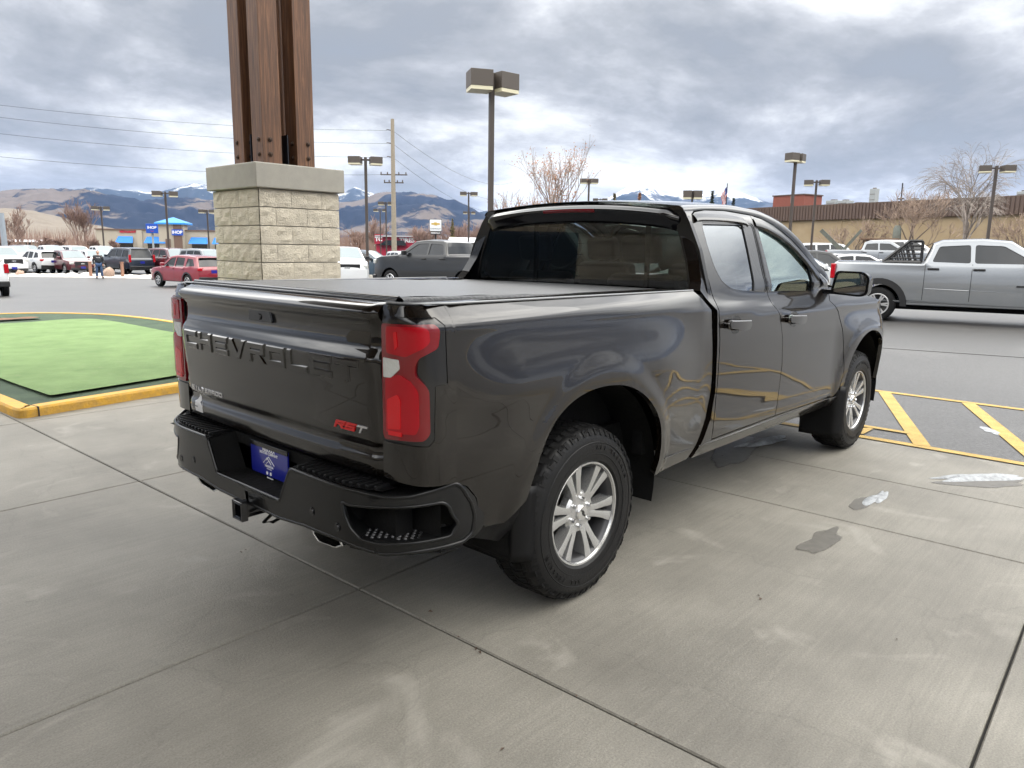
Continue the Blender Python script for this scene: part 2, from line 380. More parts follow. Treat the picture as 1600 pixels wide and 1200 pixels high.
for s in(-1,1):
    panel(body,bed_ol,S1,st=.018,depth=.03,side=s)
    # rear corner post around the lamp
    cp=[(0,.775),(CL,.768),(CL,1.412),(0,1.412),(0,1.372),(.255,1.373),(.286,1.345),(.287,1.14),(.238,1.132),(.232,.94),(.21,.917),(0,.914)]
    panel(body,cp,corner,st=.025,depth=.025,side=s)
    # cab corner strip beside the bed gap
    cc=[(1.01,.505),(1.10,.50),(1.158,.56),(1.177,.729),(1.183,.876),(1.172,1.128),(1.152,1.293),(1.150,1.448),(1.143,1.597),(1.156,1.754),(1.188,1.818),(1.235,1.836),(1.22,1.862),(1.125,1.862),(1.13,1.80),(1.125,1.70),(1.10,1.55),(1.06,1.45),(1.022,1.402),(1.094,1.33),(1.135,1.294),(1.147,1.124),(1.17,.83),(1.138,.688)]
    panel(body,cc,S1,st=.02,depth=.07,side=s,ind=(0,1,0))
    # rocker
    panel(body,[(1.01,.50),(.99,.475),(3.20,.452),(3.205,.52),(3.11,.532),(3.0,.538),(2.1,.553),(1.158,.556)],S1,st=.03,depth=.04,side=s)
    # front fender
    FA=[(3.24,.50),(3.255,.60),(3.29,.74),(3.36,.86),(3.46,.945),(3.60,.995),(3.74,1.008),(3.90,.985),(4.03,.92),(4.12,.82),(4.17,.70),(4.19,.55)]
    fen=[(3.215,.50),(3.24,.50)]+smooth_open(FA[1:],2)+[(4.30,.50),(4.47,.50),(4.50,.80),(4.50,1.12),(4.3,1.19),(4.0,1.245),(3.7,1.295),(3.34,1.338),(3.16,1.358),(3.03,1.362),(3.0,1.33),(2.93,1.27),(3.06,1.19),(3.155,1.05),(3.20,.923),(3.228,.72),(3.19,.60)]
    panel(body,fen,S1,st=.02,depth=.03,side=s)
# roof and windscreen pillars
SEAM=[(1.12,1.83),(1.235,1.838),(1.40,1.853),(1.64,1.861),(1.9,1.853),(1.98,1.849),(2.12,1.829),(2.285,1.79),(2.49,1.71),(2.68,1.592),(2.95,1.432),(3.04,1.375)]
SILH=[(1.05,1.858),(1.16,1.868),(1.30,1.879),(1.486,1.889),(1.768,1.900),(2.0,1.892),(2.179,1.875),(2.428,1.817),(2.603,1.734),(2.791,1.617),(3.092,1.426),(3.2,1.36)]
def yseam(x): return Ys(x,cr(SEAM,x))
XW=2.30
def roofpt(x,t,s):
    "t 0 = door seam, 1 = centre line (roof) or glass edge (pillar)"
    zs=cr(SEAM,x); z1=cr(SILH,x); y0=yseam(x); 
    a=min(t/.35,1)*math.pi/2
    y=y0-.055*(1-math.cos(a)); z=zs+(z1-zs)*math.sin(a)
    if t>.35:
        q=(t-.35)/.65
        if x<=XW: y=y*(1-q); z=z1+.040*(1-(1-q)**2)*(1-.6*sst(1.9,2.4,x))
        else: y=y-.06*q; z=z1+.004*q
    return (x,s*y,z)
for s in(-1,1):
    ts=lin(0,.35,7)+lin(.35,1,9)[1:]
    body.grid(lambda x,t:roofpt(x,t,s),lin(1.12,XW,30),ts,flip=(s<0))
    body.grid(lambda x,t:roofpt(x,t,s),lin(XW+.001,3.04,18),ts,flip=(s<0))
    # cowl side below the pillar foot
    body.grid(lambda x,t:(x,s*((Ys(min(x,3.04),1.362) if x<3.04 else Ys(x,1.34))*(1-t)+.62*t),(cr([(3.03,1.37),(3.16,1.358),(3.34,1.338),(3.5,1.32)],x)+.01*t)),lin(3.0,3.55,8),lin(0,1,5),flip=(s<0))
def ztop(x): return cr([(3.03,1.362),(3.16,1.358),(3.34,1.338),(3.7,1.295),(4.0,1.245),(4.3,1.19),(4.5,1.12)],x)
def hood(x,t):
    y=Ys(x,ztop(x))*(1-abs(t))*(1 if t>=0 else 1)
    y=Ys(x,ztop(x))*t
    return (x,y,ztop(x)+.075*(1-t*t)**.6*sst(4.62,4.2,x) if x<4.6 else ztop(x))
body.grid(lambda x,t:hood(x,t),lin(3.2,4.5,20),lin(-1,1,25))
body.grid(lambda z,t:(4.5+.16*(1-t*t)**.5*(1-.3*(z-.5)),Ys(4.5,z)*t,z),lin(.5,1.12,8),lin(-1,1,21))
body.build('body',PAINT,T,smooth=50)
# black closing shell inside the panels
sh=MB()
sh.box((1.6,0,.62),(4.9,1.60,.22)); sh.box((0.02,0,.98),(1.72,1.5,.50)); sh.box((3.85,0,.8),(1.1,1.2,.5))
sh.box((1.12,0,1.05),(.12,1.72,.62)); sh.box((3.15,0,.95),(.1,1.66,.55))
for s in(-1,1): 
    sh.box((2.15,s*.88,.60),(2.1,.10,.16)); sh.box((.75,s*.90,.95),(.42,.06,.75)); sh.box((-.74,s*.88,1.05),(.42,.06,.55)); sh.box((0,s*.92,1.22),(1.8,.05,.26))
    sh.box((-.93,s*.86,1.06),(.05,.14,.6)); sh.box((1.08,s*.93,.95),(.20,.05,.86))
sh.build('inner_structure',DARK,T)
for s in(-1,1):
    for cx,cz,r,nm in((.03,.47,.56,'wheel_liner'),(3.72,.47,.53,'wheel_liner')):
        m=MB(); m.grid(lambda a,y:(cx+r*math.cos(a),s*y,cz+r*math.sin(a)),lin(-.25,math.pi+.25,26),[.60,.80,.985])
        m.prism([(cx+r*math.cos(a),cz+r*math.sin(a)) for a in lin(-.25,math.pi+.25,20)],s*.56,s*.60)
        m.build(nm,DARK,T,smooth=60)
# ladder frame, axles
ch=MB()
for s in(-1,1): ch.box((1.7,s*.42,.53),(5.0,.08,.15))
ch.tube([(0,-.70,.415),(0,.70,.415)],.05,12); ch.lathe([(.0,-.16),(.1,-.13),(.15,0),(.1,.13),(0,.16)],16,(0,0,.415),'y')
ch.tube([(3.745,-.7,.42),(3.745,.7,.42)],.04,10); ch.box((2.2,0,.42),(1.6,.35,.12)); ch.box((1.0,.25,.45),(1.2,.35,.2))
for s in(-1,1):
    ch.tube([(-.35,s*.5,.6),(0.05,s*.5,.37),(.5,s*.5,.55)],.03,6); ch.tube([(-.12,s*.55,.36),(-.05,s*.52,.9)],.035,8)
ch.build('chassis',DARK,T,smooth=40)
# ---- doors
def door(ol,hole,glass,gm,appl,s,st=.034):
    m=MB(); panel(m,ol,S1,holes=[hole],st=st,depth=.03,side=s,hdepth=.02)
    d=m.build('door',PAINT,T,smooth=50)
    m=MB(); IN=lambda x,z:(x,-Ys(x,z)+.014,z)
    panel(m,glass,IN,st=.05,depth=0,side=s); m.build('window_glass',gm,d,smooth=60)
    m=MB(); IN2=lambda x,z:(x,-Ys(x,z)+.006,z)
    panel(m,appl,IN2,st=.03,depth=.02,side=s); m.build('pillar_trim',GREYT,d,smooth=60)
    # rubber seal round the opening
    m=MB(); IN3=lambda x,z:(x,-Ys(x,z)+.003,z)
    c=Vector((sum(p[0] for p in hole)/len(hole),sum(p[1] for p in hole)/len(hole)))
    inner=[tuple(c+(Vector(p)-c)*(1-.016/max(.1,(Vector(p)-c).length))) for p in hole]
    outer=[tuple(c+(Vector(p)-c)*(1+.007/max(.1,(Vector(p)-c).length))) for p in hole]
    panel(m,outer,IN3,holes=[inner],st=.02,depth=.004,side=s); m.build('window_seal',GBLK,d,smooth=60)
    return d
D1=[(1.164,.562),(1.185,.729),(1.191,.876),(1.180,1.128),(1.160,1.293),(1.158,1.448),(1.151,1.597),(1.164,1.754),(1.195,1.812),(1.242,1.830),(1.382,1.846),(1.638,1.854),(1.976,1.841),(1.945,1.668),(1.908,1.486),(1.906,1.364),(1.921,1.293),(1.994,1.209),(2.047,1.062),(2.080,.89),(2.067,.722),(2.037,.560)]
H1=fillet([(1.262,1.775),(1.96,1.79),(1.94,1.668),(1.903,1.486),(1.90,1.364),(1.56,1.370),(1.40,1.392),(1.30,1.44),(1.258,1.52),(1.250,1.65)],.03)
G1=fillet([(1.25,1.785),(1.84,1.80),(1.79,1.627),(1.72,1.36),(1.55,1.362),(1.39,1.385),(1.29,1.435),(1.248,1.52),(1.240,1.65)],.03)
A1=[(1.815,1.787),(1.96,1.79),(1.94,1.668),(1.903,1.486),(1.90,1.364),(1.722,1.367),(1.785,1.627)]
D2=[(1.982,1.841),(1.952,1.668),(1.915,1.486),(1.913,1.364),(1.928,1.293),(2.001,1.209),(2.054,1.062),(2.088,.89),(2.074,.722),(2.044,.560),(3.0,.545),(3.105,.54),(3.178,.60),(3.218,.70),(3.218,.72),(3.19,.923),(3.145,1.05),(3.05,1.185),(2.92,1.27),(2.99,1.335),(3.02,1.362),(2.95,1.424),(2.68,1.584),(2.487,1.702),(2.285,1.782),(2.122,1.822)]
H2=fillet([(1.975,1.785),(1.957,1.668),(1.920,1.486),(1.918,1.364),(2.65,1.342),(2.82,1.350),(2.91,1.378),(2.80,1.472),(2.61,1.588),(2.44,1.69),(2.22,1.765)],.02)
G2=[(2.01,1.795),(2.00,1.568),(1.975,1.355),(2.65,1.335),(2.66,1.55),(2.61,1.598),(2.44,1.70),(2.22,1.775)]
A2=[(1.975,1.785),(1.957,1.668),(1.920,1.486),(1.918,1.364),(1.982,1.358),(2.001,1.568),(2.028,1.782)]
HB=[(0,.0),(.015,.018),(.05,.03),(.20,.022),(.27,.012),(.285,-.012),(.27,-.022),(.06,-.012),(.0,-.01)]
for s in(-1,1):
    d=door(D1,H1,G1,GRSIDE,A1,s)
    m=MB()
    def vis(pts,lo,m,out=.032):
        n=len(pts)
        for i,(x,z) in enumerate(pts): pass
        m.grid(lambda i,t:(pts[int(i)][0],s*(Ys(*pts[int(i)])+out*math.sin(t*math.pi*.5)+.004-(.012*max(0,t-.8)*5)),pts[int(i)][1]+lo*t),range(n),lin(0,1,6),flip=(s<0))
    vis([(1.20,1.815),(1.225,1.822),(1.30,1.826),(1.45,1.830),(1.60,1.831),(1.75,1.828),(1.83,1.822),(1.85,1.81)],-.045,m)
    m.build('rain_guard',GBLK,d,smooth=60)
    def handle(x0,z0,d):
        mm=MB(); c=Vector((x0+.14,z0)); 
        panel(mm,fillet([(x0,z0+.008),(x0+.03,z0+.032),(x0+.27,z0+.020),(x0+.29,z0-.008),(x0+.26,z0-.036),(x0+.18,z0-.040),(x0+.06,z0-.020),(x0+.02,z0-.018)],.02),lambda x,z:(x,-Ys(x,z)-.036-.006*math.sin((x-x0)*11),z),st=.02,depth=.022,side=s)
        h=mm.build('handle',PAINT,d,smooth=60)
        mm=MB(); 
        panel(mm,[(x0+.145+.070*math.cos(a),z0-.004+.052*math.sin(a)) for a in lin(0,2*math.pi,21)[:-1]],lambda x,z:(x,-Ys(x,z)-.0015,z),st=.02,depth=.003,side=s); mm.build('handle_recess',GBLK,h,smooth=60)
        mm=MB(); panel(mm,fillet([(x0+.02,z0+.030),(x0+.27,z0+.016),(x0+.27,z0+.011),(x0+.02,z0+.024)],.004),lambda x,z:(x,-Ys(x,z)-.0375-.006*math.sin((x-x0)*11),z),st=.02,depth=.003,side=s); mm.build('chrome_strip',CHR,h,smooth=60)
        for a in(x0+.01,x0+.255): 
            q=MB(); q.box((a,s*(Ys(a,z0)+.015),z0),(.03,.035,.03)); q.build('handle_foot',PAINT,h,bevel=.006)
    handle(1.222,1.205,d)
    d=door(D2,H2,G2,GSIDE,A2,s)
    # divider bar, quarter pane
    m=MB(); panel(m,[(2.665,1.345),(2.70,1.345),(2.71,1.535),(2.675,1.565)],lambda x,z:(x,-Ys(x,z)+.002,z),st=.03,depth=.02,side=s); m.build('window_divider',GBLK,d,smooth=60)
    m=MB(); panel(m,[(2.70,1.342),(2.82,1.346),(2.92,1.376),(2.80,1.478),(2.71,1.54)],lambda x,z:(x,-Ys(x,z)+.012,z),st=.03,depth=0,side=s); m.build('quarter_glass',GREYT,d,smooth=60)
    m=MB(); vis([(1.985,1.828),(2.05,1.822),(2.13,1.81),(2.22,1.788),(2.32,1.76),(2.42,1.72),(2.52,1.668),(2.62,1.60),(2.70,1.54),(2.78,1.475)],-.062,m); m.build('rain_guard',GBLK,d,smooth=60)
    handle(2.075,1.186,d)
    # mirror on the front door
    m=MB(); y0=s*1.0
    mp_=fillet([(s*1.0,1.325),(s*1.03,1.49),(s*1.22,1.487),(s*1.262,1.45),(s*1.255,1.33),(s*1.21,1.312)],.03,3)
    m.grid(lambda k,t:((2.86+.17*t) if True else 0, s*1.13+(mp_[int(k)%len(mp_)][0]-s*1.13)*(1-.35*max(0,t-.35)**1.3), 1.40+(mp_[int(k)%len(mp_)][1]-1.40)*(1-.35*max(0,t-.35)**1.3)),range(len(mp_)+1),lin(0,1,8),flip=(s>0))
    o=len(m.v); m.add([(3.03,s*1.13+(p[0]-s*1.13)*.8,1.40+(p[1]-1.40)*.8) for p in mp_],[tuple(range(len(mp_)))])
    m.add([(2.872,s*1.13+(p[0]-s*1.13)*.98,1.40+(p[1]-1.40)*.98) for p in mp_],[tuple(range(len(mp_)))])
    mm=m.build('wing_mirror',GBLK,d,smooth=50)
    m=MB(); m.add([(2.866,s*1.13+(p[0]-s*1.13)*.86,1.40+(p[1]-1.40)*.84) for p in mp_],[tuple(range(len(mp_)))] ); m.build('mirror_glass',MIRG,mm)
    m=MB(); m.box((2.93,s*.985,1.34),(.13,.10,.035)); m.build('mirror_arm',GBLK,mm,bevel=.01)
# ---- cab back: glass, frame, spoiler, lamp
m=MB()
bo=fillet([(-.955,1.30),(.955,1.30),(.955,1.40),(.885,1.62),(.80,1.79),(.745,1.855),(-.745,1.855),(-.80,1.79),(-.885,1.62),(-.955,1.40)],.02)
bh=fillet([(-.835,1.375),(.835,1.375),(.80,1.55),(.715,1.785),(-.715,1.785),(-.80,1.55)],.03)
BK=lambda u,z:(1.145+.015*(u*u)*-3+.02*(z-1.4),-u,z)
panel(m,bo,BK,holes=[bh],st=.04,depth=.03); rw=m.build('rear_window_frame',GBLK,T,smooth=60)
m=MB(); panel(m,fillet([(-.84,1.37),(.84,1.37),(.805,1.55),(.72,1.79),(-.72,1.79),(-.805,1.55)],.03),lambda u,z:(BK(u,z)[0]+.008,-u,z),st=.05,depth=0); m.build('rear_glass',GBACK,rw,smooth=60)
for u in(-.34,.52):
    m=MB(); m.box((1.17,-u,1.58),(.02,.025,.40)); m.build('glass_divider',GBLK,rw)
m=MB()
def spf(t,v):
    # cross-section of the roof spoiler: v 0..1 from roof over the lip to underside
    e=sst(.0,.10,1-abs(t))
    P=[(1.26,1.888),(1.16,1.884),(1.09,1.872),(1.065,1.858),(1.068,1.84),(1.09,1.812),(1.105,1.780),(1.14,1.775)]
    k=v*(len(P)-1);i=min(int(k),len(P)-2);f=k-i
    x=P[i][0]*(1-f)+P[i+1][0]*f; z=P[i][1]*(1-f)+P[i+1][1]*f
    x=x+(1-e)*.05; zz_=z-.052*abs(t)**2.2+(.006 if v<.3 else 0)-(1-e)*.012
    return (x,.745*t,zz_)
m.grid(spf,lin(-1,1,41),lin(0,1,15)); sp=m.build('roof_spoiler',GBLK,T,smooth=60)
m=MB(); m.grid(lambda y,v:(1.058+.012*abs(v)+y*y*.02,y,1.848-.0*v+v*.012-.052*abs(y/.745)**2.2),lin(-.20,.20,15),lin(-1,1,4)); m.build('brake_light',REDD,sp,smooth=60)
# ---- windscreen
m=MB()
def wsp(u,t):
    x=XW+(3.12-XW)*u; z=cr(SILH,x)+.004; ye=yseam(min(x,3.04))-.055-.06 if x<3.04 else .80
    if x>=3.04: ye=yseam(3.04)-.115-.02*(x-3.04)
    b=1-t*t
    return (x+(.05+.20*u)*b,ye*t,z-.012*b)
m.grid(wsp,lin(0,1,14),lin(-1,1,17)); m.build('windscreen',GSIDE,T,smooth=60)
# ---- cab interior
m=MB(); m.box((2.3,0,.66),(2.1,1.6,.1)); m.build('cabin_floor',SEATM,T)
def seat(x,y,w=.52,dep=.50,back=.62):
    m=MB(); m.box((x,y,.93),(dep,w,.18)); q=m.build('seat',SEATM,T,bevel=.05,seg=3)
    m=MB(); M=Matrix.Rotation(-.22,4,'Y'); m.box((x-dep*.5-.05,y,1.22),(.13,w*.94,back),M=M); m.build('backrest',SEATM,q,bevel=.05,seg=3)
    m=MB(); m.box((x-dep*.5-.15,y,1.62),(.09,.26,.17),M=M); m.build('headrest',SEATM,q,bevel=.035,seg=3)
seat(2.42,-.40);seat(2.42,.40);seat(1.62,-.42,.56,.42,.5);seat(1.62,.42,.56,.42,.5)
m=MB(); m.box((3.12,0,1.13),(.42,1.62,.34)); m.build('dashboard',SEATM,T,bevel=.05,seg=3)
m=MB(); M=Matrix.Translation((2.86,.40,1.20))@Matrix.Rotation(-.45,4,'Y')@Matrix.Rotation(math.pi/2,4,'Z')
m.lathe([(.185+.016*math.cos(a),.016*math.sin(a)) for a in lin(0,2*math.pi,9)[:-1]],28,ax='x',close=True); m.build('steering_wheel',SEATM,T,smooth=60,M=Matrix.Translation((2.86,.40,1.20))@Matrix.Rotation(.4,4,'Y'))
# ---- tailgate
tg=lambda u,z:((tailgate(-u,z)[0]-.030+.030*sst(.745,.79,abs(u))),-u,z)
m=MB(); panel(m,fillet([(-.783,.768),(.783,.768),(.783,1.4155),(-.783,1.4155)],.012),tg,st=.022,depth=.03)
TGO=m.build('tailgate',PAINT,T,smooth=50)
m=MB(); m.grid(lambda y,t:(tg(-y,1.4155)[0]+.075*t,y,1.4155+.004*t-.012*t*t),lin(-.775,.775,20),lin(0,1,5)); m.build('top_cap',BLK,TGO,smooth=60)
# pressed block lettering, built from strokes in a 1 x 1 cell
ST=.17
def LT(ch):
    L,R=(0,ST),(1-ST,1); h=ST*1.5
    bx=lambda x0,x1,z0,z1:[(x0,z0),(x1,z0),(x1,z1),(x0,z1)]
    D={'C':[bx(0,ST,0,1),bx(ST,1,0,h),bx(ST,1,1-h,1)],
       'H':[bx(0,ST,0,1),bx(1-ST,1,0,1),bx(ST,1-ST,.5-h/2,.5+h/2)],
       'E':[bx(0,ST,0,1),bx(ST,1,0,h),bx(ST,1,1-h,1),bx(ST,.9,.5-h/2,.5+h/2)],
       'V':[[(0,1),(.5-ST*.6,0),(.5+ST*.6,0),(1,1),(1-ST*1.1,1),(.5,.26),(ST*1.1,1)]],
       'R':[bx(0,ST,0,1),bx(ST,1-ST,1-h,1),bx(1-ST,1,.42,1),bx(ST,1-ST,.42,.42+h*.8),[(.5,.42),(.8,0),(1,0),(.72,.42)]],
       'O':[bx(0,ST,0,1),bx(1-ST,1,0,1),bx(ST,1-ST,0,h),bx(ST,1-ST,1-h,1)],
       'L':[bx(0,ST,0,1),bx(ST,1,0,h)],
       'T':[bx(0,1,1-h,1),bx(.5-ST/2,.5+ST/2,0,1-h)],
       'S':[bx(0,1,1-h,1),bx(0,ST,.5,1-h),bx(0,1,.5-h/2,.5+h/2),bx(1-ST,1,h,.5),bx(0,1,0,h)],
       'I':[bx(.5-ST/2,.5+ST/2,0,1)],'A':[bx(0,ST,0,1),bx(1-ST,1,0,1),bx(ST,1-ST,1-h,1),bx(ST,1-ST,.35,.35+h)],
       'D':[bx(0,ST,0,1),bx(1-ST,1,.1,.9),bx(ST,1-ST,0,h),bx(ST,1-ST,1-h,1)]}
    return D[ch]
def inset2(P,d):
    n=len(P);o=[]
    for i in range(n):
        p=Vector(P[i]);a=(p-Vector(P[i-1])).normalized();b=(Vector(P[(i+1)%n])-p).normalized()
        nn=Vector((-a.y-b.y,a.x+b.x)).normalized(); k=1/max(.4,math.sqrt(max(.1,(1+a.dot(b))/2))); o.append(tuple(p+nn*d*k))
    return o
def letters(word,y0,y1,z0,z1,name,mat,off,gap=.22,it=0,par=None,parm=None,cf=.0008):
    n=len(word); w=(y0-y1)/(n+(n-1)*gap)
    for i,c in enumerate(word):
        m=MB(); a=y0-i*w*(1+gap)
        for poly in LT(c):
            q=orient(dens([(-(a)+p[0]*w+it*(p[1]-.5)*(z1-z0),z0+p[1]*(z1-z0)) for p in poly],.03)); n_=len(q); e=inset2(q,-cf)
            m.add([(tg(u,z)[0]-off,-u,z) for u,z in q],[tuple(range(n_))])
            m.add([(tg(u,z)[0]-off,-u,z) for u,z in q]+[(tg(u,z)[0]+.0005,-u,z) for u,z in e],[(k,k+n_,(k+1)%n_+n_,(k+1)%n_) for k in range(n_)])
        m.build(name,parm[i] if parm else mat,par or TGO,smooth=20)
letters('CHEVROLET',.712,-.690,1.120,1.198,'raised_letter',PAINT,.006,cf=.0055)
letters('SILVERADO',.705,.375,.905,.928,'badge_letter',BADGE,.004,it=.15)
letters('RST',-.530,-.715,.925,.955,'badge_letter',BADR,.005,it=.6,gap=.12,parm=[BADR,BADR,BADGE])
m=MB(); m.prism(fillet([(-.10,1.292),(.10,1.292),(.085,1.346),(-.085,1.346)],.012),tg(0,1.31)[0]-.012,tg(0,1.31)[0]+.02,'x'); hd=m.build('handle',GBLK,TGO,bevel=.003)
m=MB(); m.lathe([(0,-.004),(.012,-.004),(.014,0)],16,(tg(0,1.31)[0]-.014,-.0,1.313),'x'); m.build('camera',GBLK,hd,smooth=60)
# dealer sticker: a white mountain tab
m=MB(); panel(m,[(-.69,.795),(-.605,.795),(-.605,.845),(-.625,.855),(-.6475,.885),(-.67,.855),(-.69,.845)],lambda u,z:(tg(u,z)[0]-.0015,-u,z),st=.03,depth=.001)
stk=m.build('sticker',WHT,TGO)
FR=frameM((-1.042,.6475,.828),(0,-1,0),(0,0,1))
GRYT=pm('grey_print',(.12,.13,.15),.5)
text('sticker_print','MISSOULA',.013,GRYT,stk,FR,.0005)
# ---- tail lamps
RAILM=pm('satin_rail_highlight',(.22,.225,.23),.3,.5)
LO=fillet([(.004,1.345),(.245,1.352),(.262,1.335),(.262,1.31),(.254,1.268),(.184,1.234),(.168,1.207),(.165,1.171),(.198,1.146),(.216,1.121),(.218,.965),(.198,.94),(.012,.925),(.004,.945)],.012)
for s in(-1,1):
    m=MB(); panel(m,[(.0,1.4105),(.245,1.4105),(.256,1.373),(.285,1.344),(.286,1.141),(.237,1.133),(.231,.941),(.209,.918),(.0,.915)],lambda u,z:(corner(u,z)[0]+.006,corner(u,z)[1]+.002,z),st=.02,depth=.02,side=s); L0=m.build('tail_light',GBLK,T,smooth=60)
    cf=lambda o:(lambda u,z:(corner(u,z)[0]-o*.8,corner(u,z)[1]-o*.6,z))
    m=MB(); panel(m,LO,cf(.007),st=.015,depth=.016,side=s); m.build('lens',REDD,L0,smooth=60)
    m=MB(); panel(m,fillet([(.03,1.337),(.20,1.343),(.222,1.333),(.226,1.29),(.205,1.27),(.13,1.235),(.10,1.238),(.03,1.242)],.012),cf(.0105),st=.012,depth=.005,side=s)
    panel(m,fillet([(.022,1.150),(.10,1.172),(.15,1.15),(.178,1.115),(.180,.99),(.168,.962),(.022,.952)],.012),cf(.0105),st=.012,depth=.005,side=s); m.build('inner_lens',REDL,L0,smooth=60)
    m=MB(); panel(m,fillet([(.032,1.075),(.088,1.10),(.102,1.08),(.102,.975),(.032,.965)],.008),cf(.013),st=.012,depth=.004,side=s)
    m.build('reflector',REDB,L0,smooth=60); m=MB(); panel(m,[(.035,.962),(.105,.964),(.105,.948),(.035,.945)],cf(.014),st=.012,depth=.004,side=s); m.build('reflector',REDB,L0,smooth=60); m=MB()
    panel(m,fillet([(.072,1.318),(.09,1.322),(.094,1.27),(.078,1.255)],.004),cf(.013),st=.012,depth=.004,side=s); m.build('reflector',REDB,L0,smooth=60)
    m=MB(); panel(m,fillet([(.012,1.225),(.094,1.223),(.099,1.19),(.055,1.156),(.012,1.154)],.006),cf(.0125),st=.012,depth=.008,side=s); m.build('reverse_light',CLRL,L0,smooth=60)
    m=MB(); cv=[corner(u,1.4115) for u in lin(0,CL,14)]; pl=[(x-.004,s*-y*-1*-1 if False else s*abs(y),1.4118) for x,y,z in cv]+[(-.80,s*.79,1.4118)]
    m.add(pl,[tuple(range(len(pl)))]); m.build('corner_cap',GBLK,L0)
    m=MB(); m.tube([(tg(.78,1.40)[0]+.01,s*.80,1.4165)]+[(x+.012,s*(abs(y)-.018),1.4165) for x,y,z in cv[2:-3]]+[(x_,s*.958,1.4165-.005*(x_+.9)) for x_ in lin(-.82,.93,12)],.0055,6); m.build('rail_highlight_strip',RAILM,T,smooth=70)  # pale strip added as the bright highlight along the bed rail edge
# ---- bed cover and rails
def zrail(y): return 1.4155
for s in(-1,1):
    m=MB(); m.grid(lambda x,t:(x,s*(.953-.17*t),1.4125-.005*(x+.93)+.006*math.sin(min(1,t*3)*math.pi/2)),lin(-.935,.94,30),lin(0,1,8),flip=(s<0))
    m.build('bed_rail_cap',GBLK,T,smooth=60)
m=MB(); random.seed(4)
m.grid(lambda x,y:(x,y,1.433-.019*(x+.93)+.005*(1-(y/.79)**2)+.0014*math.sin(x*3.1+1)*math.sin(y*2)+.0015*math.sin(x*21)*sst(.5,.79,abs(y))),lin(-.925,1.05,60),lin(-.79,.79,40))
bc=m.build('bed_cover',VINYL,T,smooth=60)
m=MB(); m.tube([(-.93,-.80,1.427),(-.93,.80,1.427)],.011,10); m.tube([(-.938,-.80,1.418),(-.938,.80,1.418)],.010,8); m.build('cover_end_bar',GBLK,bc,smooth=60)
for s in(-1,1): 
    m=MB(); m.grid(lambda x,t:(x,s*(.79+.035*math.sin(t*math.pi/2)),1.433-.019*(x+.93)-.014*(1-math.cos(t*math.pi/2))+.0028*abs(math.sin(x*math.pi/.034))*math.sin(t*math.pi)),lin(-.93,1.05,230),lin(0,1,6),flip=(s<0))
    m.build('cover_side_seal',pm('crinkled_vinyl_edge',(.02,.021,.023),.3,bump=(90,.5)),bc,smooth=70)
# ---- rear bumper
bp_ol=[(-.262,.506),(-.44,.524),(-.66,.524),(-.86,.500),(-.98,.516),(-1.165,.530),(-1.207,.556),(-1.216,.62),(-1.199,.678),(-1.155,.742),(-1.125,.765),(-.96,.728),(-.868,.722),(-.76,.730),(-.36,.738),(-.345,.722),(-.272,.590),(-.262,.584)]
bp_ol=fillet(bp_ol+[( -p[0],p[1]) for p in bp_ol[::-1]],[.012]*18*2,2)
bhole=fillet([(.681,.680),(.719,.674),(.868,.686),(.973,.692),(1.078,.700),(1.103,.682),(1.115,.646),(1.142,.611),(1.114,.563),(.984,.552),(.841,.540),(.766,.547),(.717,.584),(.692,.63)],.012,2)
bhl=[(-p[0],p[1]) for p in bhole]
bfun=lambda u,z: bumper(u,z) if u>=0 else (bumper(-u,z)[0],-bumper(-u,z)[1],z)
m=MB(); panel(m,bp_ol,bfun,holes=[bhole,bhl],st=.03,depth=.06,ind=(1,0,0),hdepth=.018)
